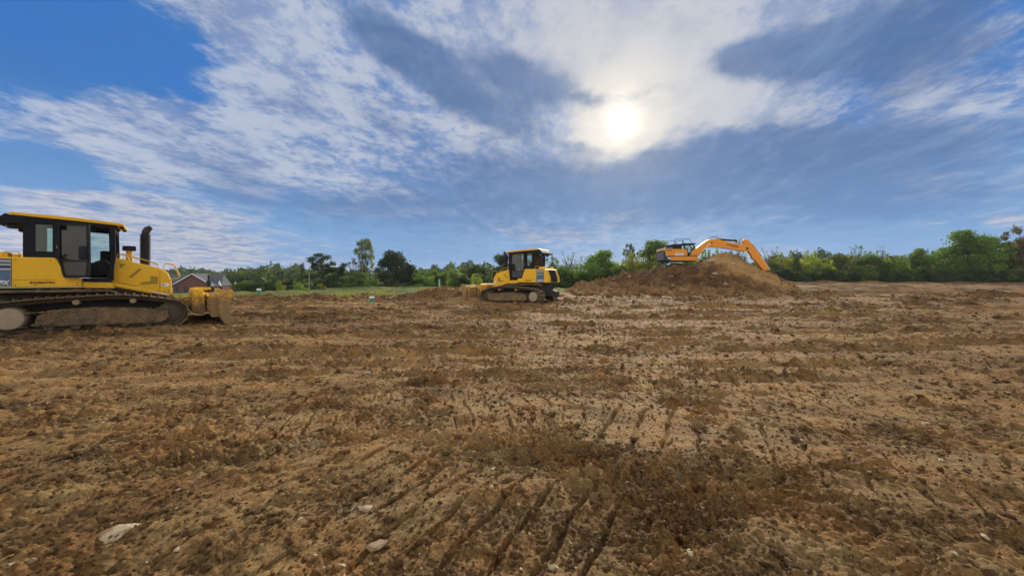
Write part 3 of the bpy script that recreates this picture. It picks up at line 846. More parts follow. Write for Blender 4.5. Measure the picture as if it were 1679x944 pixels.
for k, (px, py, w, lab) in enumerate(MR):
    # walk along the sight line until it meets the mound
    best = None
    for dep in np.arange(27, 46, .05):
        p = at(px, py, dep)
        if float(mound_h(p.x, p.y)) + gz(p.x, p.y) * float(sstep(45, 39, p.y)) >= p.z: best = p; break
    if best is None: continue
    s_ = w / F * best.y * .5
    v, f0 = ICO2; r_ = np.random.default_rng(300 + k); v = v.copy()
    for _ in range(8):
        nrm = r_.normal(size=3); nrm /= np.linalg.norm(nrm); dd = r_.uniform(.5, .85)
        over = np.maximum(v @ nrm - dd, 0); v = v - over[:, None] * nrm
    v = v * np.array([1.1, .8, .55]) * s_
    o = link_mesh('rock', np_mesh('rock', v, f0), MATS['limestone'])
    o.location = best + Vector((0, -.05, .06)); o.rotation_euler = (-.35, r_.normal(0, .25), 0)
    tag(o, lab, 'rock', 'rocks on the earth mound')

# ---------------------------------------------------------------- bulldozers
def text_part(name, body, size, mat, parent, loc, rot, extr=.003, shear=0.0, bold=0.0, width=None):
    c = bpy.data.curves.new(name, 'FONT'); c.body = body; c.size = size; c.extrude = extr; c.shear = shear; c.offset = bold
    c.align_x = 'CENTER'; c.align_y = 'CENTER'
    tmp = bpy.data.objects.new(name, c); COL.objects.link(tmp)
    bpy.context.view_layer.update()
    me = bpy.data.meshes.new_from_object(tmp.evaluated_get(bpy.context.evaluated_depsgraph_get()))
    bpy.data.objects.remove(tmp)
    me.materials.clear()
    if width:
        xs = [v.co.x for v in me.vertices]; k = width / (max(xs) - min(xs))
        for v in me.vertices: v.co.x *= k
    o = link_mesh(name, me, mat, parent)
    o.location = loc; o.rotation_euler = rot
    return o

def loop_path(pts, pitch):
    """resample a closed polyline at equal steps"""
    P = [Vector((x, 0, z)) for x, z in pts]; P.append(P[0])
    L = [0]
    for a, b in zip(P, P[1:]): L.append(L[-1] + (b - a).length)
    n = round(L[-1] / pitch); out = []
    for k in range(n):
        s = L[-1] * k / n
        j = max(i for i in range(len(L)) if L[i] <= s)
        j = min(j, len(P) - 2)
        t = (s - L[j]) / (L[j + 1] - L[j])
        p = P[j].lerp(P[j + 1], t); q_ = (P[j + 1] - P[j]).normalized()
        out.append((p, q_))
    return out

def arc(cx, cz, r, a0, a1, n=10):
    return [(cx + r * math.cos(math.radians(a0 + (a1 - a0) * i / n)), cz + r * math.sin(math.radians(a0 + (a1 - a0) * i / n))) for i in range(n + 1)]

_shoe = MB().box(-.092, .086, -.43, .43, -.018, .012).prism([(-.086, .012), (-.052, .012), (-.060, .062), (-.078, .062)], -.43, .43)
_shoe_me = None

def bulldozer(root, door_open, mast_h, seed):
    global _shoe_me
    Y, BK, MUD, ST_ = MATS['dozer_yellow'], MATS['cab_black'], MATS['caked_mud'], MATS['track_steel']
    r_ = random.Random(seed)
    # -- running gear
    pts = arc(-1.75, .47, .43, 270, 95, 12) + [(-1.2, .965), (-.6, 1.0), (.05, 1.035), (.35, 1.035), (.9, .975), (1.3, .90)] + arc(1.50, .44, .40, 82, -90, 12)
    for s in (-1, 1):
        yc = 1.07 * s
        inner = loop_path(pts, .10)
        mb = MB()
        n = len(inner); rings = []
        for p, t in inner:
            nrm = Vector((-t.z, 0, t.x))                           # outward for this winding is the left side
            rings.append((p, nrm))
        cen = Vector((0, 0, .5)); vs_ = []
        for p, nrm in rings:
            if nrm.dot(p - cen) < 0: nrm = -nrm
            for off in (0.0, -.10):
                for w in (-.13, .13): vs_.append(tuple(p + nrm * (off - .015) + Vector((0, yc + w, 0))))
        fs = []
        for i in range(n):
            a, b = i * 4, ((i + 1) % n) * 4
            fs += [(a, b, b + 1, a + 1), (a + 3, b + 3, b + 2, a + 2), (a + 2, b + 2, b, a), (a + 1, b + 1, b + 3, a + 3)]
        mb.add(vs_, fs)
        tr = mb.build('track', ST_, root)
        for p, t in loop_path(pts, .19):
            nrm = Vector((-t.z, 0, t.x))
            if nrm.dot(p - cen) < 0: nrm = -nrm
            xax = t; zax = nrm; yax = zax.cross(xax)
            M = Matrix((xax, yax, zax)).transposed().to_4x4(); M.translation = p + Vector((0, yc, 0)) + nrm * .02
            if _shoe_me is None:
                o = _shoe.build('shoe', MATS['caked_mud'], tr, bevel=.004, seg=1); _shoe_me = o.data
            else:
                o = link_mesh('shoe', _shoe_me, None, tr)
            o.matrix_local = M
        # frame caked with dry mud
        fy0, fy1 = (yc - .30, yc + .30)
        fr = MB().prism([(-1.32, .20), (1.25, .15), (1.46, .30), (1.42, .52), (.9, .62), (-.2, .70), (-.9, .66), (-1.28, .52)], fy0, fy1).build('track_frame', MUD, root, bevel=.03)
        # lumps on the frame's face
        me = fr.data; bm = bmesh.new(); bm.from_mesh(me)
        bmesh.ops.triangulate(bm, faces=bm.faces); 
        for _ in range(3): bmesh.ops.subdivide_edges(bm, edges=[e for e in bm.edges if e.calc_length() > .16], cuts=1, use_grid_fill=True)
        co_ = np.array([v.co[:] for v in bm.verts])
        dd = .035 * perlin(co_[:, 0] / .22, co_[:, 2] / .15 + co_[:, 1] * 2, seed + 3) + .02 * perlin(co_[:, 0] / .08, co_[:, 2] / .08, seed + 4)
        for v, q_ in zip(bm.verts, dd): v.co.y += q_ * (1 if v.co.y > yc else -1); v.co.z += .4 * q_
        bm.to_mesh(me); bm.free(); me.shade_smooth(); me.set_sharp_from_angle(angle=math.radians(50))
        ml = MB()
        for k in range(90):
            lx = r_.uniform(-1.7, 1.5); onf = k % 3
            lz = (.66 - .05 * abs(lx)) if onf == 0 else (r_.uniform(.18, .30) if onf == 1 else 1.19)
            ly = yc + s * r_.uniform(.05, .34) if onf < 2 else s * r_.uniform(.66, 1.04)
            if onf == 2: lx = r_.uniform(-1.9, .1)
            ss = r_.uniform(.02, .065)
            M = Matrix.Translation((lx, ly, lz)) @ Matrix.Rotation(r_.uniform(0, 6), 4, 'Z') @ Matrix.Diagonal((ss * r_.uniform(1, 2.2), ss * 1.2, ss * .8, 1))
            ml.add([M @ Vector(tuple(q_ * r_.uniform(.8, 1.2) for q_ in p)) for p in ICO1[0]], [tuple(int(i) for i in f_) for f_ in ICO1[1]])
        mlo = ml.build('mud_cake', MUD, fr); mlo['kind'] = 'stuff'
        for x in (-1.05, -.55, -.05, .45, .95):
            MB().tube([(x, yc - .28, .20), (x, yc + .28, .20)], .105, 14).build('roller', ST_, fr, smooth=True)
        for x, z in ((-.55, .86), (.62, .86)):
            MB().tube([(x, yc - .27, z), (x, yc + .27, z)], [.075, .075], 14).build('carrier_roller', MATS['dusty_disc'], fr, bevel=.01, smooth=True)
        # sprocket, with dusty final drive cover
        mb = MB(); prof = []
        for k in range(26):
            a = 2 * math.pi * k / 26
            for f_, rr2 in ((-.3, .33), (.0, .375), (.3, .33)): prof.append((-1.75 + rr2 * math.cos(a + f_ * .2), .47 + rr2 * math.sin(a + f_ * .2)))
        sp_ = mb.prism(prof, yc - .06, yc + .06).build('sprocket', ST_, root)
        o_ = yc + .34 * s
        MB().tube([(-1.75, yc, .46), (-1.75, o_ - .05 * s, .46), (-1.75, o_, .46), (-1.75, o_ + .012 * s, .46)], [.31, .30, .27, .2], 28).build('final_drive', MATS['dusty_disc'], sp_, smooth=True)
        MB().tube([(1.50, yc - .2, .44), (1.50, yc - .1, .44), (1.50, yc + .1, .44), (1.50, yc + .2, .44)], [.22, .35, .35, .22], 24).build('idler', ST_, root, smooth=True)
        # push arm and blade cylinder beside the hood
        MB().prism([(1.0, .62), (1.05, .80), (2.25, .88), (2.45, .78), (2.45, .60), (2.2, .58)], .50 * s - .08, .50 * s + .08).build('push_arm', Y, root, bevel=.02)
        cyl = MB().tube([(.12, .64 * s, 1.34), (.22, .64 * s, 1.32), (1.02, .64 * s, 1.10), (1.05, .64 * s, 1.09)], [.05, .065, .065, .05], 12).build('lift_cylinder', Y, root, smooth=True)
        MB().tube([(1.04, .64 * s, 1.095), (1.45, .60 * s, .98)], .028, 10).build('rod', MATS['chrome'], cyl, smooth=True)
        MB().box(1.42, 1.56, .54 * s - .06, .54 * s + .06, .84, 1.04).build('cylinder_eye', Y, cyl, bevel=.02)
        # mudguard over the track
        MB().prism([(-2.1, 1.16), (-1.9, 1.22), (.12, 1.20), (.30, 1.10), (.30, 1.06), (.1, 1.14), (-1.9, 1.15), (-2.1, 1.10)], min(.62 * s, 1.05 * s), max(.62 * s, 1.05 * s)).build('fender', MUD, root, bevel=.01)
    # -- body
    MB().prism([(-2.3, .55), (-2.35, 1.25), (.3, 1.25), (1.4, .95), (1.45, .55), (1.1, .42), (-2.0, .42)], -.60, .60).build('main_frame', MATS['dark_steel'], root, bevel=.02)
    MB().prism([(-2.55, 1.30), (-2.52, 1.62), (-2.34, 2.08), (-2.30, 2.12), (-1.0, 2.13), (-.92, 1.98), (-.78, 1.56), (-.48, 1.54), (-.47, 1.30)], -.95, .95).build('rear_body', Y, root, bevel=.025)
    MB().prism([(-.47, 1.26), (-.47, 1.44), (.16, 1.40), (.2, 1.24)], -.88, .88).build('step', Y, root, bevel=.015)
    gr = MB()
    for k in range(9):
        z = 1.36 + k * .075
        xr = -2.545 if z < 1.62 else -2.545 + (z - 1.62) * .39
        gr.box(xr - .030, xr + .02, -.46, .46, z, z + .045)
    gr.prism([(-2.560, 1.33), (-2.535, 1.62), (-2.352, 2.06), (-2.33, 2.06), (-2.5, 1.6), (-2.52, 1.33)], -.52, .52)
    gr.build('rear_grille', MATS['rubber_black'], root)
    MB().box(-2.20, -1.86, -.78, -.35, 2.12, 2.26).build('filler_box', Y, root, bevel=.02)
    MB().box(-2.20, -1.86, .35, .78, 2.12, 2.26).build('filler_box', Y, root, bevel=.02)
    for s in (-1, 1):
        a, b = sorted((s * .949, s * .954))
        MB().box(-1.772, -1.762, a, b, 1.32, 2.10).box(-1.762, -.98, a, b, 1.50, 1.508).build('panel_seam', MATS['decal_black'], root)
        bolts = MB()
        for bx_, bz_ in ((-1.70, 1.36), (-.56, 1.36), (-1.70, 2.05), (-1.08, 2.05), (-1.35, 1.36)):
            bolts.tube([(bx_, s * .949, bz_), (bx_, s * .960, bz_)], .014, 8)
        bolts.build('bolt_row', MATS['dark_steel'], root)
    # drawbar / ripper mount behind
    MB().prism([(-2.75, .42), (-2.75, .75), (-2.3, .95), (-2.3, .5)], -.35, .35).build('drawbar', MATS['dark_steel'], root, bevel=.02)
    for s in (-1, 1):
        yo = s * .952
        sp = MB().box(-2.27, -1.78, min(yo, yo + s * .005), max(yo, yo + s * .005), 1.325, 2.085).build('stripe_panel', MATS['decal_light'], root)
        for z0, z1, mt in ((2.035, 2.075, 'decal_navy'), (1.93, 1.995, 'decal_slate'), (1.815, 1.895, 'decal_navy'), (1.335, 1.775, 'decal_slate')):
            a, b = sorted((yo + s * .004, yo + s * .009))
            MB().box(-2.27, -1.782, a, b, z0, z1).build('stripe', MATS[mt], sp)
        rz = 0 if s < 0 else math.pi
        text_part('lettering', 'D61PX', .155, MATS['decal_white'], sp, (-2.03, yo + s * .010, 1.425), (math.pi / 2, 0, rz), .002, .25, .004, width=.44)
        text_part('lettering', 'KOMATSU', .085, MATS['decal_black'], root, (-1.22, yo + s * .003, 1.42), (math.pi / 2, 0, rz), .002, 0, .003, width=.46)
        # thin grab rail by the cab
        MB().tube([(-1.93, s * .86, 2.12), (-1.93, s * .86, 2.24), (-1.88, s * .86, 2.275), (-1.66, s * .86, 2.275), (-1.62, s * .86, 2.13)], .014, 8).build('grab_rail', MATS['grab_rail'], root, smooth=True)
    # -- hood
    hp = [(.08, .92), (.08, 1.5), (.17, 2.20), (1.18, 1.90), (1.34, 1.82), (1.45, 1.68), (1.52, 1.45), (1.54, 1.0), (1.50, .86)]
    hood = MB().prism(hp, -.50, .50).build('hood', Y, root, bevel=.045, smooth=True, seg=3)
    for s in (-1, 1):
        a, b = sorted((s * .499, s * .506))
        MB().prism([(.27, 2.02), (.43, 1.99), (.30, 1.86)], a, b).build('vent_screen', MATS['screen_yellow'], hood)
        MB().prism([(.72, 1.86), (.80, 1.84), (.56, 1.56), (.48, 1.58)], a, b).build('vent_screen', MATS['screen_yellow'], hood)
        MB().prism([(1.0, 1.62), (1.18, 1.60), (1.18, 1.36), (.72, 1.33), (.80, 1.42), (1.0, 1.45)], a, b).build('vent_screen', MATS['screen_yellow'], hood)
        MB().prism([(.22, 1.42), (.23, 1.43), (.68, 1.30), (.68, 1.29)], a, b).box(1.225, 1.232, a, b, 1.02, 1.80).build('panel_seam', MATS['decal_black'], hood)
        st = MB().box(1.27, 1.46, a, b, 1.28, 1.38).build('sticker', MATS['decal_white'], hood)
        a2, b2 = sorted((s * .505, s * .509))
        MB().box(1.29, 1.34, a2, b2, 1.31, 1.35).build('sticker_mark', MATS['decal_navy'], st)
        rail = [(.22, s * .47, 2.20), (.24, s * .47, 2.30), (.30, s * .47, 2.32), (.44, s * .47, 2.28), (.5, s * .47, 2.12)]
        MB().tube(rail, .013, 8).build('grab_rail', MATS['grab_rail'], root, smooth=True)
        MB().tube([(.36, s * .46, 2.15), (.40, s * .46, 2.30), (1.12, s * .46, 2.05), (1.18, s * .46, 2.0), (1.2, s * .46, 1.9)], .013, 8).build('grab_rail', MATS['grab_rail'], root, smooth=True)
        MB().tube([(1.30, s * .44, 1.85), (1.36, s * .44, 2.05), (1.56, s * .44, 2.02), (1.62, s * .44, 1.95), (1.74, s * .44, 1.62), (1.72, s * .44, 1.55), (1.50, s * .44, 1.52)], .014, 8).build('grab_rail', MATS['grab_rail'], root, smooth=True)
    for k in range(6):
        MB().box(1.525, 1.548, -.38, .38, .95 + k * .085, 1.0 + k * .085).build('nose_slat', MATS['rubber_black'], hood)
    ex = MB().tube([(.86, 0, 1.95), (.87, 0, 2.9), (.87, 0, 3.02)], [.125, .125, .12], 16)
    exo = ex.build('exhaust_stack', MATS['rubber_black'], root, smooth=True)
    MB().tube([(.87, 0, 3.0), (.88, 0, 3.10), (.93, 0, 3.20), (1.01, 0, 3.27)], [.105, .105, .10, .065], 14).build('exhaust_elbow', MATS['dark_steel'], exo, smooth=True)
    for k in range(14):
        z = 2.10 + k * .065
        MB().tube([(.866, 0, z), (.866, 0, z + .022)], .142, 16).build('guard_ring', MATS['rubber_black'], exo)
    pc = MB().tube([(.48, 0, 2.05), (.48, 0, 2.46)], [.085, .075], 14).build('intake_pipe', Y, root, smooth=True)
    MB().tube([(.48, 0, 2.44), (.48, 0, 2.45), (.48, 0, 2.58), (.48, 0, 2.60)], [.13, .165, .165, .14], 18).build('pre_cleaner', MATS['rubber_black'], pc, smooth=True)
    # -- cab
    cab = MB()
    RZ = lambda x: 3.19 - .045 * (x + .7)
    for s in (-1, 1):
        a, b = sorted((s * .72, s * .81))
        cab.prism([(-1.60, 2.12), (-1.60, RZ(-1.6)), (-1.38, RZ(-1.38)), (-1.38, 2.12)], a, b)              # rear post
        cab.prism([(-1.06, 2.12), (-1.06, RZ(-1.06)), (-.93, RZ(-.93)), (-.93, 2.12)], a, b)               # middle post
        cab.prism([(-1.38, 2.12), (-1.38, 2.31), (-1.06, 2.31), (-1.06, 2.12)], a, b)
        cab.prism([(-1.38, RZ(-1.3) - .12), (-1.38, RZ(-1.3)), (-1.06, RZ(-1.1)), (-1.06, RZ(-1.1) - .12)], a, b)
        cab.prism([(.06, 1.44), (.02, 1.62), (.10, 2.1), (.07, RZ(.07)), (.20, RZ(.2)), (.22, 2.2), (.13, 1.44)], a, b)   # front post
        cab.prism([(-.93, RZ(-.93) - .07), (-.93, RZ(-.93)), (.07, RZ(.07)), (.07, RZ(.07) - .07)], a, b)
        cab.prism([(-.93, 2.12), (-.93, 2.2), (-.72, 1.55), (.1, 1.55), (.1, 1.44), (-.80, 1.44)], a, b)     # door sill
    cab.box(-1.598, -1.50, -.72, .72, 2.12, 2.3)
    cab.box(-1.598, -1.50, -.72, .72, 3.02, 3.22)
    cab.box(.075, .19, -.72, .72, 2.98, 3.14)
    cab.box(.03, .16, -.72, .72, 1.50, 1.95)
    cab.box(-1.59, .05, -.72, .72, 1.45, 1.54)
    cabo = cab.build('cab_frame', BK, root, bevel=.012)
    MB().prism([(-1.50, 1.54), (-1.50, 2.14), (-.98, 2.14), (-.90, 1.54)], -.718, .718).build('seat_deck', BK, cabo)
    for s in (-1, 1):
        a, b = sorted((s * .755, s * .765))
        MB().box(-1.375, -1.065, a, b, 2.315, 3.07).build('side_window', MATS['cab_glass'], cabo)
    MB().box(-1.555, -1.545, -.70, .70, 2.31, 3.01).build('rear_window', MATS['cab_glass'], cabo)
    MB().prism([(.125, 1.96), (.125, 2.97), (.135, 2.97), (.135, 1.96)], -.70, .70).build('windshield', MATS['cab_glass'], cabo)
    # seat, console
    seat = MB().box(-1.02, -.52, -.26, .26, 1.80, 1.95).box(-1.12, -.98, -.26, .26, 1.93, 2.62).build('seat', MATS['seat_cloth'], cabo, bevel=.05, smooth=True)
    MB().box(-1.0, -.45, -.45, -.28, 1.90, 2.16).box(-1.0, -.45, .28, .45, 1.90, 2.16).build('armrest', MATS['seat_cloth'], seat, bevel=.03)
    Mc = Matrix.Translation((-.08, 0, 1.88)) @ Matrix.Rotation(math.radians(-22), 4, 'Y')
    MB().box(-.13, .13, -.34, .34, -.24, .24, Mc).build('console', MATS['rubber_black'], cabo, bevel=.04)
    MB().tube([(-.02, -.2, 2.1), (0, -.2, 2.25)], .012, 6).tube([(-.05, -.26, 2.27), (.05, -.2, 2.27)], .03, 6).build('lever', MATS['rubber_black'], cabo)
    MB().tube([(.20, -.6, 3.06), (.24, -.58, 2.9), (.26, -.55, 2.62)], .012, 6).build('wiper', MATS['rubber_black'], cabo)
    MB().box(-.32, -.24, -.55, -.45, 2.98, 3.06).build('cab_light', MATS['rubber_black'], cabo, bevel=.015)
    # roof: yellow lid over a dark rear unit
    roof = MB().prism([(-1.86, 3.335), (-1.80, 3.365), (-.6, 3.325), (.30, 3.255), (.40, 3.215), (.38, 3.16), (.25, 3.17), (-.6, 3.225), (-1.80, 3.285)], -.86, .86).build('roof', Y, root, bevel=.018)
    MB().prism([(-2.10, 3.03), (-2.12, 3.10), (-1.90, 3.325), (-1.80, 3.283), (-1.50, 3.262), (-1.50, 3.05)], -.84, .84).build('roof_unit', BK, roof, bevel=.02)
    MB().prism([(-1.499, 3.17), (-1.499, 3.262), (-.6, 3.222), (.23, 3.172), (.23, 3.13)], -.82, .82).build('roof_lining', BK, roof)
    for s in (-1, 1):
        MB().box(-1.90, -1.74, s * .62 - .09, s * .62 + .09, 2.93, 3.03).build('work_light', MATS['rubber_black'], roof, bevel=.02)
        MB().box(-1.912, -1.90, s * .62 - .07, s * .62 + .07, 2.945, 3.015).build('lens', MATS['lamp_glass'], roof)
        MB().box(.30, .40, s * .55 - .07, s * .55 + .07, 3.10, 3.17).build('work_light', MATS['rubber_black'], roof, bevel=.02)
    # -- doors: in the door's own frame x runs from the hinge forwards
    for s in (-1, 1):
        hinge = empty_part = bpy.data.objects.new('door', None)
        prof_o = [(0, 2.15), (0, 3.14), (.98, 3.10), (1.0, 2.1), (.96, 1.62), (.93, 1.56), (.24, 1.56), (.19, 1.60)]
        cxp, czp = .52, 2.35
        prof_i = [(cxp + (x - cxp) * .84, czp + (z - czp) * .91) for x, z in prof_o]
        mb = MB().ring(prof_o, prof_i, -.028, .028)
        mb.prism([(.12, 2.02), (.12, 2.06), (.94, 2.06), (.94, 2.02)], -.025, .025)
        door = mb.build('door', BK, root, bevel=.006)
        bpy.data.objects.remove(hinge)
        MB().prism(prof_i, -.006, .006).build('door_glass', MATS['door_glass'] if door_open and s < 0 else MATS['cab_glass'], door)
        MB().box(.70, .98, s * .03 - .05, s * .03 + .05, 2.08, 2.46).build('door_lock_box', BK, door, bevel=.06)
        MB().prism([(.235, 1.60), (.17, 2.02), (.90, 2.02), (.905, 1.62)], -.012, .012).build('door_lower_panel', MATS['lower_panel'], door)
        MB().tube([(.04, s * .04, 2.40), (.04, s * .07, 2.48)], .02, 6).build('handle', MATS['chrome'], door)
        door.location = (-.95, s * .835, 0)
        if door_open and s < 0: door.rotation_euler = (0, 0, math.radians(-46))
    # -- blade
    bl = MB()
    prof = [(2.88, .05), (2.80, .22), (2.755, .45), (2.76, .70), (2.81, .92), (2.93, 1.12), (2.90, 1.14), (2.76, .95), (2.70, .70), (2.70, .42), (2.75, .18), (2.84, .03)]
    bl.prism(prof, -1.93, 1.93)
    bl.prism([(2.42, .45), (2.42, .80), (2.50, .98), (2.76, 1.0), (2.72, .30), (2.55, .30)], -1.30, 1.30)
    blade = bl.build('blade', MATS['blade_paint'], root, bevel=.012)
    for s in (-1, 1):
        a, b = sorted((s * 1.91, s * 1.95))
        MB().prism([(2.84, .03), (2.70, .30), (2.66, .55), (2.68, .90), (2.80, 1.16), (3.02, 1.18), (3.10, 1.06), (2.98, .85), (2.96, .4), (3.12, .10), (3.02, .0)], a, b).build('end_plate', MATS['blade_paint'], blade, bevel=.006)
        MB().prism([(2.50, .26), (2.46, .98), (2.56, 1.06), (2.76, 1.05), (2.72, .26)], min(s * 1.30, s * 1.78), max(s * 1.30, s * 1.78)).build('blade_rib', MATS['blade_paint'], blade, bevel=.02)
        MB().prism([(2.70, .03), (3.06, .0), (3.12, .05), (2.9, .16)], min(s * 1.5, s * 1.93), max(s * 1.5, s * 1.93)).build('end_bit', MATS['dark_steel'], blade)
    MB().prism([(2.80, .02), (3.02, -.02), (3.05, .0), (2.86, .16)], -1.5, 1.5).build('cutting_edge', MATS['dark_steel'], blade)
    MB().prism([(2.02, .40), (2.05, 1.16), (2.12, 1.20), (2.32, 1.14), (2.40, .42), (2.3, .32)], -1.18, 1.18).build('pivot_block', Y, root, bevel=.03)
    MB().box(2.10, 2.60, -.30, -.12, 1.12, 1.22).box(2.10, 2.60, .12, .30, 1.12, 1.22).build('pitch_link', Y, blade, bevel=.02)
    for k, z in enumerate((.55, .76, .93)):
        t_ = MB().tube([(2.46, -1.15, z), (2.46, -.25, z + .04)], .07 - .012 * k, 12).build('angle_cylinder', Y, root, smooth=True)
        MB().tube([(2.38, -1.32, z), (2.40, -.9, z - .02), (2.32, -.62, z + .06)], .022, 8).build('hose', MATS['rubber_black'], t_, smooth=True)
    tilt = MB().tube([(2.40, .2, .9), (2.48, 1.15, .95)], .07, 12).build('tilt_cylinder', Y, root, smooth=True)
    MB().tube([(2.48, 1.15, .95), (2.52, 1.5, .97)], .03, 8).build('rod', MATS['chrome'], tilt, smooth=True)
    MB().box(2.42, 2.70, -.20, .20, 1.06, 1.24).build('mast_base', MATS['rubber_black'], blade, bevel=.03)
    MB().tube([(2.55, 0, 1.2), (2.55, 0, mast_h)], .035, 10).build('mast', MATS['rubber_black'], blade, smooth=True)
    MB().tube([(2.55, 0, 1.30), (2.55, 0, 1.46)], .07, 12).build('mast_socket', MATS['rubber_black'], blade, smooth=True)
    # mud on the blade
    v0, f0 = ICO2
    for k in range(7):
        s_ = r_.uniform(.12, .26)
        v = v0 * (1 + .3 * perlin(v0[:, 0] * 2 + k, v0[:, 1] * 2 + v0[:, 2], 400 + k))[:, None] * np.array([.55, 1.2, .8]) * s_ + np.array([2.92, r_.uniform(-1.8, 1.8), r_.uniform(.08, .55)])
        link_mesh('mud_lump', np_mesh('mud_lump', v, f0), MATS['clod_soil'], blade)

d1 = empty('bulldozer', (-12.94, 12.51, gz(-12.94, 12.51) - .03), math.radians(42))
tag(d1, 'yellow bulldozer at the left edge of the photo with its cab door swung open', 'bulldozer', 'bulldozers parked on the graded earth')
bulldozer(d1, True, 1.66, 21)
d2 = empty('bulldozer', (.36, 25.25, gz(.36, 25.25) - .03), math.radians(152))
tag(d2, 'smaller looking yellow bulldozer in the middle distance with doors shut and blade facing left', 'bulldozer', 'bulldozers parked on the graded earth')
bulldozer(d2, False, 2.72, 22)

# ---------------------------------------------------------------- excavator
def excavator():
    OR, GY, BK = MATS['digger_orange'], MATS['digger_grey'], MATS['cab_black']
    D = 42.0
    X = lambda px: (px - 839.5) / F * D
    Z = lambda py: EYE + (HOR - py) / F * D
    ox, oy = X(1117), D + 1.3
    zb = Z(440) - .55
    root = empty('excavator', (ox, oy, zb))
    tag(root, 'orange tracked excavator on top of the earth mound reaching its arm down to the right', 'excavator')
    x = lambda px: X(px) - ox
    z = lambda py: Z(py) - zb
    yn = -1.3                                                      # near side
    # crawler tracks
    for s in (-1, 1):
        yc = 1.05 * s
        pts = arc(-1.75, .47, .42, 270, 90, 8) + arc(1.75, .47, .42, 90, -90, 8)
        mb = MB()
        for p, t in loop_path(pts, .2):
            nrm = Vector((-t.z, 0, t.x))
            if nrm.dot(p - Vector((0, 0, .47))) < 0: nrm = -nrm
            M = Matrix((t, nrm.cross(t), nrm)).transposed().to_4x4(); M.translation = p + Vector((0, yc, 0))
            mb.box(-.09, .09, -.3, .3, -.03, .03, M)
        tr = mb.build('track', MATS['caked_mud'], root)
        MB().prism([(-1.7, .2), (-1.75, .7), (1.75, .7), (1.7, .2)], yc - .2, yc + .2).build('track_frame', MATS['caked_mud'], tr, bevel=.05)
    MB().box(-.9, .9, -.8, .8, .45, .95).tube([(0, 0, .9), (0, 0, 1.12)], .62, 20).build('undercarriage', MATS['dark_steel'], root)
    # upper structure
    zt, zm, z0 = z(408), z(420), z(428.5)
    MB().prism([(x(1092), z0), (x(1092), zm - .02), (x(1143), zm - .02), (x(1145), z0 + .1), (x(1143), z0)], -1.22, 1.22).build('deck', MATS['dark_steel'], root, bevel=.03)
    MB().prism([(x(1099), z(427)), (x(1100.5), z(420.6)), (x(1143.5), z(420.4)), (x(1144.5), z(422)), (x(1144), z(427.5))], -1.30, -1.22).build('side_skirt', OR, root, bevel=.02)
    MB().prism([(x(1099), z(427)), (x(1100.5), z(420.6)), (x(1143.5), z(420.4)), (x(1144.5), z(422)), (x(1144), z(427.5))], 1.22, 1.30).build('side_skirt', OR, root, bevel=.02)
    MB().box(x(1096), x(1144), -1.285, -1.225, z(420.4), z(419.2)).build('seam_strip', MATS['rubber_black'], root)
    house = MB().prism([(x(1092), zm), (x(1090), zt), (x(1124), zt - .02), (x(1127), z(412)), (x(1127.5), zm)], -1.28, 1.28).build('engine_housing', OR, root, bevel=.03)
    cw = [(x(1090.16), z(427)), (x(1089.54), z(421)), (x(1089.82), z(412)), (x(1091.36), z(408)), (x(1094.72), z(406.5)), (x(1096.40), z(408)), (x(1097.84), z(416)), (x(1100.00), z(421)), (x(1100.00), z(428))]
    cwo = MB().prism(cw, -1.27, 1.27).build('counterweight', GY, root, bevel=.18, smooth=True, seg=3)
    MB().prism([(x(1089.92), z(426)), (x(1089.34), z(421)), (x(1089.63), z(413)), (x(1091.07), z(409)), (x(1091.55), z(410)), (x(1090.88), z(426))], -1.0, 1.0).build('counterweight_cap', MATS['digger_silver'], cwo, bevel=.05)
    MB().box(x(1095), x(1099.5), -1.284, -1.272, z(424.2), z(421.6)).build('model_plate', MATS['decal_white'], cwo)
    MB().prism([(x(1092), z(408.2)), (x(1093.5), z(405.6)), (x(1104), z(405.2)), (x(1105), z(408.2))], -1.1, 1.1).build('engine_cover', MATS['digger_silver'], root, bevel=.06)
    st = MB().box(x(1107.5), x(1121), -1.290, -1.281, z(418.9), z(414.6)).build('sticker', MATS['decal_white'], house)
    MB().box(x(1108.5), x(1120), -1.295, -1.289, z(416.9), z(416.2)).build('sticker_line', MATS['decal_navy'], st)
    text_part('lettering', 'HYUNDAI', .2, MATS['decal_black'], house, ((x(1093) + x(1102.5)) / 2, -1.284, z(410.8)), (math.pi / 2, 0, 0), .002, 0, .006, width=.60)
    # cab on the far (left-hand) side of the boom
    xc = lambda px: (px - 839.5) / F * (D + 1.7) - ox
    zc = lambda py: EYE + (HOR - py) / F * (D + 1.7) - zb
    ca = MB()
    x0, x1 = xc(1104.5), xc(1138.5)
    pr = [(xc(1121), zc(421)), (xc(1121), zc(400.5)), (xc(1136), zc(400)), (xc(1139.5), zc(404)), (xc(1138.5), zc(421))]
    pi = [(xc(1123), zc(414)), (xc(1123), zc(402)), (xc(1135), zc(401.6)), (xc(1137.6), zc(405)), (xc(1137), zc(414))]
    for y0, y1 in ((.30, .36), (1.18, 1.24)): ca.ring(pr, pi, y0, y1)
    ca.box(xc(1121), xc(1138.6), .36, 1.18, zc(421), zc(414)); ca.box(xc(1120.6), xc(1136.5), .36, 1.18, zc(401.8), zc(400.2))
    ca.box(xc(1121), xc(1122), .36, .44, zc(414), zc(402)).box(xc(1121), xc(1122), 1.1, 1.18, zc(414), zc(402))
    cab_ = ca.build('cab', BK, root, bevel=.015)
    MB().prism(pi, .325, .335).build('side_window', MATS['cab_glass'], cab_)
    MB().prism(pi, 1.205, 1.215).build('side_window', MATS['cab_glass'], cab_)
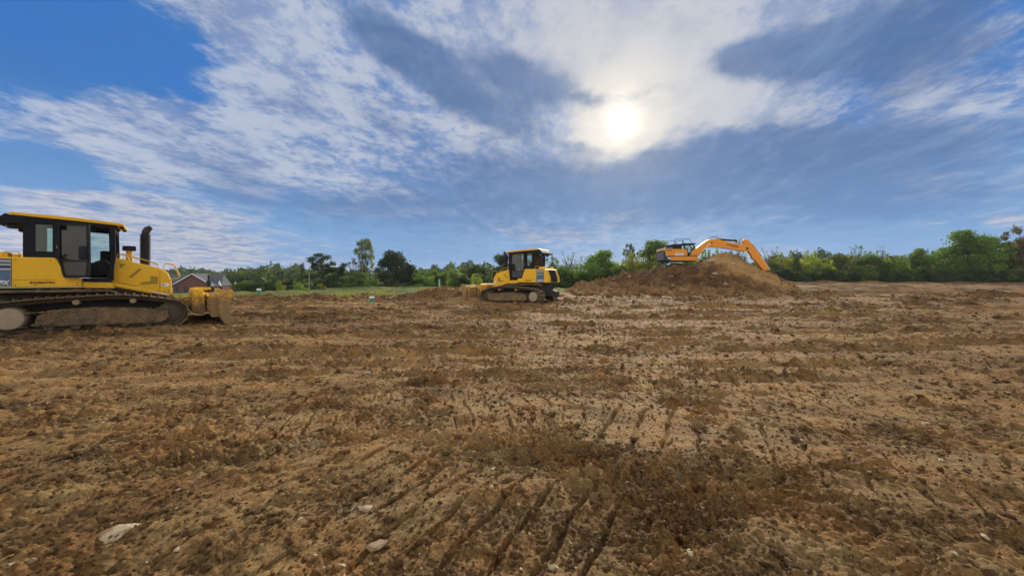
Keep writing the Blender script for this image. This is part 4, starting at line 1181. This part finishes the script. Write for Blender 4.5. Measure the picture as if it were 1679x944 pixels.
    MB().prism([(xc(1137.6), zc(414)), (xc(1138.2), zc(404.5)), (xc(1138.4), zc(404.5)), (xc(1137.9), zc(414))], .38, 1.16).build('windshield', MATS['cab_glass'], cab_)
    MB().box(xc(1125), xc(1130), .6, 1.0, zc(418), zc(406)).build('seat', MATS['seat_cloth'], cab_, bevel=.08)
    MB().prism([(x(1104), z(408)), (x(1105.5), z(399.8)), (x(1120.4), z(399.2)), (x(1120.6), z(408))], -.9, .9).build('air_box', BK, root, bevel=.04)
    MB().box(xc(1119.8), xc(1140.8), .26, 1.28, zc(400.2), zc(398.9)).build('cab_roof', BK, cab_, bevel=.02)
    # rails
    for (a, b, sl) in ((1108.5, 1121.5, 0), (1123.5, 1133.5, 5)):
        for yy in (-.9, .9):
            MB().tube([(x(a), yy, z(399.5)), (x(a), yy, z(392.4)), (x(a + 1), yy, z(391.3)), (x(b - 1), yy, z(391.3)), (x(b), yy, z(392.4)), (x(b + sl), yy, z(399.5))], .024, 6).build('handrail', BK, root, smooth=True)
    # boom, stick, bucket in the middle plane, drawn at its own depth
    Db = oy
    bx = lambda px: (px - 839.5) / F * Db - ox
    bz = lambda py: EYE + (HOR - py) / F * Db - zb
    B = lambda L: [(bx(a), bz(b)) for a, b in L]
    boom = MB().prism(B([(1131, 420), (1134.5, 413), (1141, 407), (1150, 400), (1157, 395), (1163, 392.6), (1170, 392.4), (1178, 393.2), (1196, 397.5), (1214, 401.5), (1224, 404.5), (1226.5, 408), (1224.5, 411.5), (1219, 412.2), (1200, 409), (1180, 406.4), (1166, 405.6), (1158, 407), (1149, 411.2), (1140, 417.5), (1135, 421.5)]), -.24, .24).build('boom', OR, root, bevel=.03)
    text_part('lettering', 'HYUNDAI', .36, MATS['decal_black'], boom, (bx(1199), -.245, bz(403.2)), (math.pi / 2, math.radians(10), 0), .002, 0, .008, width=1.30)
    MB().tube([(bx(1165), -.29, bz(398.5)), (bx(1165), .29, bz(398.5))], .1, 12).build('boom_pin', MATS['dark_steel'], boom)
    for s in (-1, 1):
        bc = MB().tube([(bx(1139), s * .36, bz(421)), (bx(1150), s * .36, bz(411.5))], .085, 10).build('boom_cylinder', OR, root, smooth=True)
        MB().tube([(bx(1150), s * .36, bz(411.5)), (bx(1163), s * .34, bz(399.2))], .045, 10).build('rod', MATS['chrome'], bc, smooth=True)
    sc_ = MB().tube([(bx(1178), 0, bz(391.8)), (bx(1180), 0, bz(392.6)), (bx(1208), 0, bz(394.8))], [.06, .10, .10], 10).build('stick_cylinder', BK, root, smooth=True)
    MB().tube([(bx(1208), 0, bz(394.8)), (bx(1219), 0, bz(395.8))], .05, 8).build('rod', MATS['chrome'], sc_, smooth=True)
    MB().box(bx(1174), bx(1180), -.12, .12, bz(394.5), bz(391)).build('cylinder_bracket', OR, boom, bevel=.02)
    MB().tube([(bx(1160), -.1, bz(393)), (bx(1164), -.1, bz(389.6)), (bx(1170), -.1, bz(388.4)), (bx(1178), -.1, bz(390.6)), (bx(1182), -.1, bz(392.6))], .03, 6).build('hose', MATS['rubber_black'], boom, smooth=True)
    stick = MB().prism(B([(1217.5, 394.5), (1219.5, 392.2), (1224, 393), (1229, 397), (1240, 411), (1252, 429), (1264, 448), (1262, 451), (1258.5, 451), (1246, 438), (1235.5, 425), (1226, 412.5), (1221.5, 409.5), (1220, 404)]), -.19, .19).build('stick', OR, root, bevel=.025)
    MB().tube([(bx(1223), -.27, bz(407.5)), (bx(1223), .27, bz(407.5))], .13, 12).build('stick_pin', MATS['dark_steel'], stick)
    MB().tube([(bx(1236.5), -.2, bz(421)), (bx(1236.5), .2, bz(421))], .32, 20).build('stick_boss', OR, stick)
    bcy = MB().tube([(bx(1233), -.02, bz(401)), (bx(1247), -.02, bz(420))], .085, 10).build('bucket_cylinder', MATS['rubber_black'], root, smooth=True)
    MB().tube([(bx(1247), -.02, bz(420)), (bx(1264.5), -.02, bz(446))], .055, 10).build('rod', MATS['chrome'], bcy, smooth=True)
    bk = B([(1257, 449), (1265, 446), (1269, 452), (1268, 461), (1262, 468), (1252, 470), (1246, 466), (1250, 460), (1255, 456)])
    bo = MB().prism(bk, -.55, .55).build('bucket', MATS['dark_steel'], root, bevel=.03)
    for k in range(5):
        MB().prism(B([(1246.5, 465), (1249, 468.5), (1241.5, 467)]), -.5 + k * .22, -.42 + k * .22).build('tooth', MATS['dark_steel'], bo)
excavator()

# ---------------------------------------------------------------- house
def house():
    D = 100.0
    c = at(322, 478, D)
    zb = gz(c.x, c.y) - .05
    rz_ = math.radians(6)
    root = empty('brick_house', (c.x, c.y, zb), rz_)
    tag(root, 'red brick house with a white trimmed gable and grey roof behind the left bulldozer', 'house')
    s = D / F                                                     # metres per photograph pixel there
    base = (478 - 480) * s
    H_e = EYE + (HOR - 467) * s - zb                               # eaves
    H_r = EYE + (HOR - 449.3) * s - zb                             # ridge
    X = lambda px: (px - 322) * s
    BR, RF, WT, WN = MATS['brick_wall'], MATS['roof_slate'], MATS['white_trim'], MATS['window_dark']
    MB().prism([(X(287), 0), (X(287), H_e), (X(317), H_r - .25), (X(347), H_e), (X(347), 0)], 0, 6.0).build('gable_wall', BR, root)
    MB().box(X(347.2), X(350), 3.0, 7.0, 0, H_e - .3).build('wall', BR, root)
    MB().box(X(262), X(286.8), 4.0, 7.0, 0, H_e - .3).build('wall', BR, root)
    roof = MB()
    t = .18
    roof.prism([(X(284.5), H_e - .35), (X(284.5), H_e - .35 + t), (X(317), H_r + t), (X(317), H_r - .02)], -.45, 6.4)
    roof.prism([(X(349.5), H_e - .35), (X(317), H_r - .02), (X(317), H_r + t), (X(349.5), H_e - .35 + t)], -.45, 6.4)
    ro = roof.build('front_roof', RF, root)
    # main roof behind, ridge across
    n = MB()
    xl, xr, yb0, yr, yb1 = X(258), X(351), 2.4, 4.7, 7.2
    n.add([(xl, yb0, H_e - .3), (xr, yb0, H_e - .3), (X(346), yr, H_r - .05), (X(264), yr, H_r - .05), (xl, yb1, H_e - .3), (xr, yb1, H_e - .3)],
          [(0, 1, 2, 3), (3, 2, 5, 4), (0, 3, 4), (1, 5, 2), (0, 4, 5, 1)])
    n.build('main_roof', RF, root)
    for a, b in (((X(284), H_e - .42), (X(317), H_r - .05)), ((X(350), H_e - .42), (X(317), H_r - .05))):
        MB().prism([a, b, (b[0], b[1] + .22), (a[0], a[1] + .22)], -.50, -.452).build('barge_board', WT, root)
    MB().box(X(284.6), X(286.6), -.1, .1, 0, H_e - .3).build('downpipe', WT, root)
    MB().prism([(X(345), H_e - .32), (X(351.6), H_e - .32), (X(348.5), H_e + 1.0)], 2.2, 2.39).build('gable_end', WT, root)
    for px in (293, 305.5):
        f = MB().box(X(px - 2.6), X(px + 2.6), -.05, -.002, .6, 2.2).build('window', MATS['digger_grey'], root)
        MB().box(X(px - 2.2), X(px + 2.2), -.08, -.051, .68, 2.12).build('pane', WN, f)
house()

# ---------------------------------------------------------------- pipes, stake, poles
def pipe(px, ptop, pbot, D, w, mat, cap, label):
    b = at(px, pbot, D); z0 = gz(b.x, b.y)
    top = at(px, ptop, D).z - z0
    r = w / F * D / 2
    root = empty('standpipe', (b.x, b.y, z0))
    tag(root, label, 'pipe', 'plastic pipes standing in the ground')
    MB().tube([(0, 0, -.2), (0, 0, top - (.10 if cap else 0))], r, 16).build('pipe', mat, root, smooth=True)
    MB().tube([(0, 0, top * .45), (0, 0, top * .45 + .12)], r * 1.16, 16).build('coupling', mat, root, smooth=True)
    if cap: MB().tube([(0, 0, top - .12), (0, 0, top - .01), (0, 0, top)], [r * 1.2, r * 1.2, r * .8], 16).build('cap', MATS['cap_white'], root, smooth=True)
pipe(424.5, 473, 489.5, 26.5, 5.4, MATS['pipe_green'], True, 'green plastic pipe with white cap standing in grass right of the left bulldozer')
pipe(609.5, 485.5, 497, 24.3, 6.5, MATS['pipe_green'], True, 'short green pipe stub with a wide white cap at the edge of the dirt berm')
pipe(720.5, 457.5, 477, 33.0, 2.6, MATS['pipe_teal'], False, 'thin pale teal pipe standing upright in the grass left of the middle bulldozer')
def stake():
    b = at(648.5, 495, 26.0); z0 = gz(b.x, b.y)
    top = at(646, 474.5, 26.0)
    root = empty('survey_stake', (b.x, b.y, z0))
    tag(root, 'thin orange brown wooden survey stake leaning left on the dirt berm', 'stake')
    MB().tube([(0, 0, -.15), (top.x - b.x, 0, top.z - z0)], .026, 4).build('stake', MATS['stake_wood'], root)
    MB().tube([(top.x - b.x - .02, 0, top.z - z0 - .16), (top.x - b.x - .015, 0, top.z - z0 - .02)], .034, 4).build('painted_tip', MATS['stake_wood'], root)
    e = at(632, 488.4, 26.0)
    o = MB().tube([(b.x - .02, b.y, z0 + .22), (b.x - .35, 26.0, e.z + .0), (e.x, 26.0, e.z)], .016, 5).build('marker_string', MATS['string_white'])
    tag(o, 'pale string tied to the wooden survey stake', 'string')
stake()
def post(name, px, ptop, D, r, mat, label, cat, arms=False):
    b = at(px, 470, D); z0 = gz(b.x, b.y); top = at(px, ptop, D).z - z0
    root = empty(name, (b.x, b.y, z0)); tag(root, label, cat)
    MB().tube([(0, 0, -.3), (0, 0, top)], [r, r * .75], 10).build('pole', mat, root, smooth=True)
    if arms: MB().box(-.6, .6, -.05, .05, top - .5, top - .38).build('crossarm', mat, root)
post('light_pole', 507, 446, 60, .07, MATS['pole_wood'], 'thin pale pole in front of the dark ragged tree on the left', 'pole')
post('white_post', 386, 462, 62, .09, MATS['white_trim'], 'short white post between the brick house and the hedge', 'post')

# ---------------------------------------------------------------- trees and shrubs
def leaf_cloud(r_, centers, radii, n, size, shell=.45, droop=.0):
    """leaf faces through the volume of several clumps; returns vertex and face arrays"""
    vol = np.array([a[0] * a[1] * a[2] for a in radii]) ** .75
    pick = r_.choice(len(centers), n, p=vol / vol.sum())
    d = r_.normal(size=(n, 3)); d /= np.linalg.norm(d, axis=1)[:, None]
    rad = 1 - shell * r_.random(n) ** 1.22
    rad = rad * (1 + .22 * r_.normal(size=n) * (r_.random(n) < .35))
    C = np.array(centers)[pick]; Rr = np.array(radii)[pick]
    P = C + d * Rr * rad[:, None]
    nrm = d + r_.normal(0, .75, (n, 3)); nrm /= np.linalg.norm(nrm, axis=1)[:, None]
    t = np.cross(nrm, r_.normal(size=(n, 3))); t /= np.linalg.norm(t, axis=1)[:, None]
    b = np.cross(nrm, t)
    s = size * r_.uniform(.55, 1.35, n)[:, None]
    w = .55 * s
    V = np.stack([P - t * s, P + b * w - t * .1 * s, P + t * s, P - b * w + t * .1 * s], 1).reshape(-1, 3)
    Fq = np.arange(n * 4).reshape(n, 4)
    return V, Fq

def limbs(r_, height, trunk_r, ends, twigs=()):
    mb = MB()
    fork = Vector((r_.normal(0, .02), r_.normal(0, .02), height * .38))
    mb.tube([(0, 0, -.04), (r_.normal(0, .01), 0, height * .15), tuple(fork)], [trunk_r * 1.35, trunk_r, trunk_r * .8], 7)
    for e in ends:
        e = Vector(e); m = fork.lerp(e, .5) + Vector((r_.normal(0, .03), r_.normal(0, .03), r_.normal(.01, .03)))
        mb.tube([tuple(fork - Vector((0, 0, .03))), tuple(m), tuple(e)], [trunk_r * .6, trunk_r * .35, trunk_r * .1], 5)
    for e in twigs:
        e = Vector(e); b_ = Vector((e.x * .35, e.y * .35, height * .38 + (e.z - height * .38) * .4))
        mb.tube([tuple(b_), tuple(b_.lerp(e, .5) + Vector((0, 0, .01))), tuple(e)], [trunk_r * .16, trunk_r * .11, trunk_r * .05], 4)
    return mb

def make_variant(kind, seed):
    """a tree of height 1 and width about 1: (crown mesh, wood mesh)"""
    r_ = np.random.default_rng(seed)
    cen, rad = [], []
    if kind == 'round':
        for k in range(26):
            a = r_.uniform(0, 6.283); rr = .34 * r_.random() ** .5; z = r_.uniform(.22, .84)
            rr *= math.sin(min(1, max(.25, (1.02 - z) / .55)) * 1.4)
            s = r_.uniform(.09, .17); cen.append((rr * math.cos(a), rr * math.sin(a), z)); rad.append((s, s, s * .8))
        n, size, shell = 6500, .021, .6
    elif kind == 'ragged':
        for k in range(30):
            a = r_.uniform(0, 6.283); rr = .42 * r_.random() ** .6; z = r_.uniform(.18, .94)
            rr *= 1.0 if z < .6 else .75
            s = r_.uniform(.055, .13); cen.append((rr * math.cos(a), rr * math.sin(a), z)); rad.append((s * 1.2, s * 1.2, s * .7))
        n, size, shell = 5200, .021, .7
    elif kind == 'tall':
        for k in range(80):
            a = r_.uniform(0, 6.283); z = r_.uniform(.22, .97); w = .34 * math.sin(max(.12, min(1, (z - .18) / .8)) * 2.75)
            rr = w * r_.random() ** .5
            s = r_.uniform(.03, .085); cen.append((rr * math.cos(a), rr * math.sin(a), z)); rad.append((s, s, s * .9))
        n, size, shell = 5200, .016, .95
    elif kind == 'sparse':
        for k in range(95):
            a = r_.uniform(0, 6.283); z = .08 + .9 * r_.random() ** 1.25; rr = .46 * r_.random() ** .5 * (1.1 - .55 * z)
            s = r_.uniform(.02, .05) if z > .6 else r_.uniform(.05, .12)
            cen.append((rr * math.cos(a), rr * math.sin(a), z)); rad.append((s, s, s))
        n, size, shell = 5200, .017, .95
    elif kind == 'upright':
        for k in range(18):
            z = .14 + .82 * k / 17; w = .30 * (1.05 - z) + .05
            a = r_.uniform(0, 6.283); rr = w * .6 * r_.random()
            cen.append((rr * math.cos(a), rr * math.sin(a), z)); rad.append((w, w, .09))
        n, size, shell = 3600, .022, .7
    elif kind == 'bush':
        for k in range(20):
            a = r_.uniform(0, 6.283); rr = .38 * r_.random() ** .5; z = r_.uniform(.10, .80) * (1 - .5 * rr)
            s = r_.uniform(.12, .20); cen.append((rr * math.cos(a), rr * math.sin(a), z)); rad.append((s, s, s * .9))
        n, size, shell = 4200, .032, .6
    else:                                                       # clumpy shrub reaching the ground with whips on top
        for k in range(22):
            a = r_.uniform(0, 6.283); rr = .42 * r_.random() ** .5; z = r_.uniform(.06, .72)
            s = r_.uniform(.10, .18); cen.append((rr * math.cos(a), rr * math.sin(a), z)); rad.append((s, s, s))
        for k in range(16):
            a = r_.uniform(0, 6.283); rr = .40 * r_.random() ** .5; z = r_.uniform(.75, .98)
            s = r_.uniform(.025, .05); cen.append((rr * math.cos(a), rr * math.sin(a), z)); rad.append((s, s, s * 2))
        n, size, shell = 4800, .024, .65
    V, Fq = leaf_cloud(r_, cen, rad, n, size, shell)
    V[:, 2] = np.maximum(V[:, 2], .0)
    crown = np_mesh('crown_' + kind, V, Fq); crown.materials.append(MATS['leaves'])
    order = list(r_.permutation(len(cen))[:9])
    if kind in ('sparse', 'tall', 'shrub'):
        tw_ = [cen[i] for i in range(len(cen)) if cen[i][2] > .6][:45]
    else: tw_ = []
    wood = limbs(r_, 1.0, .028 if kind not in ('bush', 'shrub') else .018, [cen[i] for i in order], tw_)
    wo_ = wood.build('trunk', MATS['bark'])
    wm = wo_.data; bpy.data.objects.remove(wo_)
    return crown, wm

VAR = {}
for kd, ns in (('round', 4), ('ragged', 3), ('tall', 2), ('sparse', 3), ('upright', 2), ('bush', 4), ('shrub', 4)):
    VAR[kd] = [make_variant(kd, 500 + 17 * i + len(kd) * 101) for i in range(ns)]

DK, MD, BR_, YG, GR_, RB, BL = (.036, .062, .021), (.066, .110, .027), (.095, .165, .030), (.170, .195, .032), (.095, .118, .052), (.095, .078, .036), (.050, .092, .048)
tcount = [0]
def tree(px, ptop, w, D, kind, col, label, pbase=None, cat=None, group=None, name=None):
    i = tcount[0]; tcount[0] += 1
    r_ = random.Random(900 + i)
    p = at(px, 470, D); z0 = gz(p.x, p.y)
    if pbase is not None: z0 = at(px, pbase, D).z
    h = at(px, ptop, D).z - z0
    W = w / F * D
    low = kind in ('bush', 'shrub')
    nm = name or ('shrub' if low else 'tree')
    root = empty(nm, (p.x, p.y, z0), r_.uniform(0, 6.283))
    root.scale = (W, W, h)
    tag(root, label, cat or ('shrub' if low else 'tree'), group)
    cr, wd = VAR[kind][i % len(VAR[kind])]
    c = link_mesh('crown', cr, None, root); t = link_mesh('trunk', wd, None, root)
    j = r_.uniform(.85, 1.15) * 1.22
    c.color = (col[0] * j, col[1] * j * r_.uniform(.95, 1.05), col[2] * j, 1)
    return root

LG_, RG_ = 'trees beyond the grass on the left', 'hedgerow trees on the right'
# left of the middle bulldozer
tree(415, 455, 62, 60, 'bush', MD, 'long dense green hedge bush beside the house and white post', 482, group=LG_)
tree(445, 458, 40, 58, 'bush', DK, 'dark bush between the long hedge and the small yellowish shrub', 481, group=LG_)
tree(461, 459, 17, 55, 'shrub', YG, 'small yellowish shrub at the left of the grass edge', 480, group=LG_)
tree(478, 464, 34, 58, 'bush', DK, 'low dark shrub right of the small yellowish shrub', 479, group=LG_)
tree(491, 462, 32, 54, 'shrub', BR_, 'light green shrub in front of the thin pale pole', 479, group=LG_)
tree(527, 463, 17, 52, 'bush', YG, 'lime green round shrub in front of the dark ragged tree', 478, group=LG_)
tree(496, 431, 30, 72, 'upright', DK, 'narrow dark tree left of the ragged dark tree', 478, group=LG_)
tree(526, 415, 62, 70, 'ragged', DK, 'ragged dark tree with an uneven flat top above the lime shrub', 478, group=LG_)
tree(552, 428, 44, 72, 'ragged', (.04, .066, .022), 'dark green tree filling the right flank of the ragged dark tree', 477, group=LG_)
tree(578, 428, 36, 78, 'sparse', DK, 'thin low tree left of the tall feathery tree', 477, group=LG_)
tree(598, 391, 58, 76, 'tall', GR_, 'tall feathery grey green tree that rises above its neighbours', 477, group=LG_)
tree(590, 440, 52, 70, 'bush', (.046, .078, .022), 'bushy green shrub at the foot of the tall feathery tree', 476, group=LG_)
tree(610, 455, 26, 62, 'shrub', BR_, 'bright green low shrub left of the broad black green tree', 476, group=LG_)
tree(579, 462, 30, 60, 'shrub', MD, 'low green shrub between the lime shrub and the broad dark tree', 477, group=LG_)
tree(650, 404, 74, 66, 'round', (.020, .034, .014), 'broad very dark tree with a pointed top left of the teal pipe', 476, group=LG_)
tree(634, 418, 46, 68, 'ragged', (.022, .036, .015), 'dark tree joined to the left side of the broad very dark tree', 476, group=LG_)
tree(676, 428, 44, 66, 'round', (.022, .038, .015), 'dark lower tree on the right side of the broad very dark tree', 476, group=LG_)
tree(693, 444, 40, 64, 'shrub', BR_, 'light green shrub right of the broad very dark tree', 475, group=LG_)
tree(716, 434, 44, 70, 'bush', MD, 'green tree behind the teal pipe', 475, group=LG_)
tree(745, 438, 44, 68, 'shrub', BR_, 'bright green shrub behind the tall blade mast', 475, group=LG_)
tree(762, 444, 40, 66, 'bush', DK, 'dark bush behind the blade mast of the middle bulldozer', 475, group=LG_)
tree(781, 430, 50, 74, 'round', DK, 'dark tree just left of the middle bulldozer exhaust', 475, group=LG_)
tree(783, 449, 22, 58, 'shrub', YG, 'yellow green shrub in front of the dark tree by the exhaust', 472, group=LG_)
tree(824, 411, 56, 72, 'round', DK, 'round dark tree behind the cab of the middle bulldozer', 475, group=LG_)
tree(862, 418, 50, 72, 'round', (.04, .07, .02), 'dark green tree hidden behind the bulldozer cab', 475, group=LG_)
# behind and left of the mound
tree(905, 421, 52, 66, 'shrub', MD, 'green tree just right of the bulldozer cab', 474, group=RG_)
tree(935, 410, 62, 64, 'sparse', GR_, 'open twiggy tree between the bulldozer and the mound', 474, group=RG_)
tree(928, 432, 70, 60, 'bush', MD, 'thick green bush below the open twiggy tree', 474, group=RG_)
tree(985, 402, 84, 62, 'round', BR_, 'broad bright green tree left of the mound', 473, group=RG_)
tree(962, 432, 64, 58, 'shrub', BR_, 'bright bushy shrub at the foot of the broad bright tree', 473, group=RG_)
tree(1012, 425, 60, 58, 'bush', MD, 'dark based bush above the left tail of the mound', 470, group=RG_)
tree(1032, 399, 40, 70, 'tall', (.085, .085, .034), 'narrow reddish brown tree left of the big crown by the excavator', 470, group=RG_)
tree(1076, 383, 94, 66, 'round', (.075, .12, .026), 'largest round tree behind the rear of the excavator', 470, group=RG_)
tree(1038, 414, 44, 58, 'shrub', YG, 'yellow green shrub in front of the narrow brown tree', 470, group=RG_)
tree(1062, 418, 44, 57, 'shrub', YG, 'yellow green shrub left of the excavator counterweight', 470, group=RG_)
tree(1050, 436, 60, 55, 'bush', MD, 'dark green bush under the yellow green shrubs', 470, group=RG_)
tree(1122, 412, 60, 64, 'bush', MD, 'green bush hidden behind the excavator house', 470, group=RG_)
tree(1160, 408, 56, 62, 'shrub', BR_, 'green tree seen under the excavator boom', 470, group=RG_)
tree(1186, 412, 40, 62, 'shrub', MD, 'green shrub under the middle of the excavator boom', 470, group=RG_)
tree(1212, 390, 30, 66, 'sparse', GR_, 'thin twiggy treetop above the end of the boom', 470, group=RG_)
tree(1210, 418, 44, 62, 'bush', MD, 'green bush left of the excavator stick', 470, group=RG_)
# right hedgerow
hed = [
    (1262, 402, 50, 'sparse', GR_, 'open pale tree just right of the excavator stick'),
    (1264, 422, 40, 'round', DK, 'dark bush right of the excavator stick'),
    (1287, 412, 36, 'shrub', YG, 'yellow green tree second right of the excavator stick'),
    (1306, 417, 34, 'upright', DK, 'dark pointed tree right of the yellow green tree'),
    (1326, 410, 32, 'shrub', YG, 'bright yellow tree in front of the far wooded hill'),
    (1345, 424, 40, 'shrub', YG, 'pale yellow green shrub right of the bright yellow tree'),
    (1378, 413, 58, 'round', (.085, .11, .030), 'olive tree right of the far wooded hill'),
    (1404, 401, 36, 'sparse', GR_, 'thin topped tree rising over the olive tree'),
    (1426, 414, 46, 'round', MD, 'mid green round tree in the middle of the right hedgerow'),
    (1444, 400, 24, 'sparse', GR_, 'slim twiggy treetop in the middle of the right hedgerow'),
    (1466, 416, 48, 'bush', BR_, 'light green bushy tree left of the pointed hedge crown'),
    (1503, 400, 44, 'round', BR_, 'pale green pointed crown left of the tallest hedgerow tree'),
    (1492, 420, 52, 'shrub', (.11, .13, .035), 'yellowish shrub below the pale pointed crown'),
    (1536, 408, 46, 'shrub', BR_, 'bright shrub right of the pale pointed crown'),
    (1549, 396, 34, 'sparse', MD, 'wispy tree left of the tallest hedgerow tree'),
    (1588, 366, 92, 'round', BR_, 'tallest round bright green tree of the right hedgerow'),
    (1622, 384, 60, 'ragged', MD, 'darker tree on the right shoulder of the tallest tree'),
    (1650, 392, 66, 'round', BR_, 'broad green tree near the right edge of the photo'),
    (1672, 370, 50, 'ragged', RB, 'thin brownish tree at the right edge of the photo'),
    (1690, 392, 60, 'bush', MD, 'green tree cut off by the right edge of the photo'),
]
for k, (px, pt, w, kd, col, lab) in enumerate(hed):
    tree(px, pt, w * 1.12, 70 + (k * 37 % 5) - (px - 1260) * .012, kd, col, lab, 464, group=RG_)
for k in range(15):
    px = 1296 + k * 27 + (k * 11 % 9)
    tree(px, 417 - (k * 7 % 10) - (3 if k > 8 else 0), 44 + (k * 5 % 14), 76, ('round', 'bush', 'shrub')[k % 3], (MD, BR_, DK, (.08, .115, .03))[k % 4],
         'green tree in the back row of the right hedgerow', 464, cat='tree', group='back row of the right hedgerow', name='tree')
for k in range(30):
    px = 1248 + k * 15.3 + (k * 7 % 5)
    tree(px, 432 + (k * 13 % 11), 30 + (k * 5 % 12), 66.8 - (px - 1260) * .008, 'bush' if k % 3 else 'shrub', (DK, MD, DK, (.045, .075, .022), BL)[k % 5],
         'low dark green bush in the undergrowth at the foot of the right hedgerow', 464.5, group='undergrowth along the right hedgerow')
for k in range(14):
    px = 470 + k * 33 + (k * 11 % 9)
    tree(px, 452 + (k * 7 % 9), 40, 74, 'bush', (DK, MD, DK)[k % 3], 'low dark bush in the undergrowth between the trees on the left', 477, group='undergrowth among the left trees')
for k in range(9):
    px = 900 + k * 36
    tree(px, 440 + (k * 5 % 8), 50, 63, 'bush', (DK, MD)[k % 2], 'low dark bush in the undergrowth behind the mound', 474, group='undergrowth behind the mound')

# far wooded ridges: masses of small crowns
def ridge(name, prof, D, depth, n, size_px, col, label, seed):
    r_ = np.random.default_rng(seed)
    xs = [p[0] for p in prof]; ys = [p[1] for p in prof]
    Vs, Fs, off = [], [], 0
    s0 = size_px / F * D
    cen, rad = [], []
    for k in range(n):
        t = r_.random(); px = xs[0] + (xs[-1] - xs[0]) * r_.random()
        top = np.interp(px, xs, ys)
        dd = D + depth * t
        z_top = EYE + (HOR - top) / F * D
        zc_ = z_top - s0 * .7 + r_.normal(0, s0 * .28) - (1 - t) * (z_top + 2.5) * r_.random() ** .8
        s = s0 * r_.uniform(.55, 1.2)
        cen.append(((px - 839.5) / F * dd, dd, zc_)); rad.append((s, s, s * r_.uniform(.8, 1.4)))
    V, Fq = leaf_cloud(r_, cen, rad, n * 70, s0 * .34, .35)
    o = link_mesh(name, np_mesh(name, V, Fq), MATS['leaves'])
    o.color = (*col, 1)
    tag(o, label, 'woods', kind='stuff')
ridge('far_woods', [(150, 452), (270, 441), (300, 438), (330, 439), (360, 441), (400, 438), (440, 434), (480, 433), (520, 438), (600, 444), (700, 438), (740, 430), (765, 426), (800, 428), (840, 436), (900, 440)], 200, 60, 620, 8, (.045, .078, .040), 'far wooded ridge behind the house and the left trees', 71)
ridge('far_woods', [(1180, 430), (1240, 424), (1290, 411), (1330, 408.5), (1365, 411), (1400, 420), (1460, 424), (1560, 424), (1700, 420)], 190, 40, 300, 8, (.035, .065, .036), 'dark far wooded hill above the right hedgerow', 72)
ridge('near_woods', [(372, 449), (400, 446), (440, 443), (470, 440), (500, 444), (540, 450), (620, 452), (700, 448), (760, 442), (830, 440)], 120, 20, 240, 11, (.055, .085, .030), 'green wood in front of the far ridge right of the house', 73)

# grass on the field that was not stripped
def grass():
    r_ = np.random.default_rng(77)
    n = 42000
    y = 24 + 52 * r_.random(n) ** 1.3; x = r_.uniform(-1.15, .22, n) * y
    g_ = grassy(x, y); ok = g_ > .5 * r_.random(n) + .2
    x, y = x[ok], y[ok]; n = len(x)
    z = macro(x, y)
    a = r_.uniform(0, 3.1416, n); h = r_.uniform(.06, .20, n) * (1 + .5 * perlin(x / 3, y / 3, 78)); w = r_.uniform(.02, .06, n) * (1 + y / 60)
    lean = r_.normal(0, .06, (n, 2))
    V = np.stack([np.stack([x - w * np.cos(a), y - w * np.sin(a), z - .02], 1), np.stack([x + w * np.cos(a), y + w * np.sin(a), z - .02], 1), np.stack([x + lean[:, 0], y + lean[:, 1], z + h], 1)], 1).reshape(-1, 3)
    o = link_mesh('grass', np_mesh('grass', V, np.arange(n * 3).reshape(n, 3)), MATS['leaves'])
    o.color = (.155, .175, .060, 1)
    tag(o, 'short green grass on the strip of field left unstripped', 'grass', kind='stuff')
grass()

# ---------------------------------------------------------------- air
hm = bpy.data.materials.new('haze'); hm.use_nodes = True
hn = hm.node_tree; hn.nodes.clear()
hv = hn.nodes.new('ShaderNodeVolumePrincipled')
hv.inputs['Color'].default_value = (.80, .88, .97, 1); hv.inputs['Density'].default_value = .00022; hv.inputs['Anisotropy'].default_value = .2
ho = hn.nodes.new('ShaderNodeOutputMaterial'); hn.links.new(hv.outputs[0], ho.inputs['Volume'])
hz_o = MB().box(-760, 760, -760, 760, -9, 22).build('haze', hm)
tag(hz_o, kind='stuff')
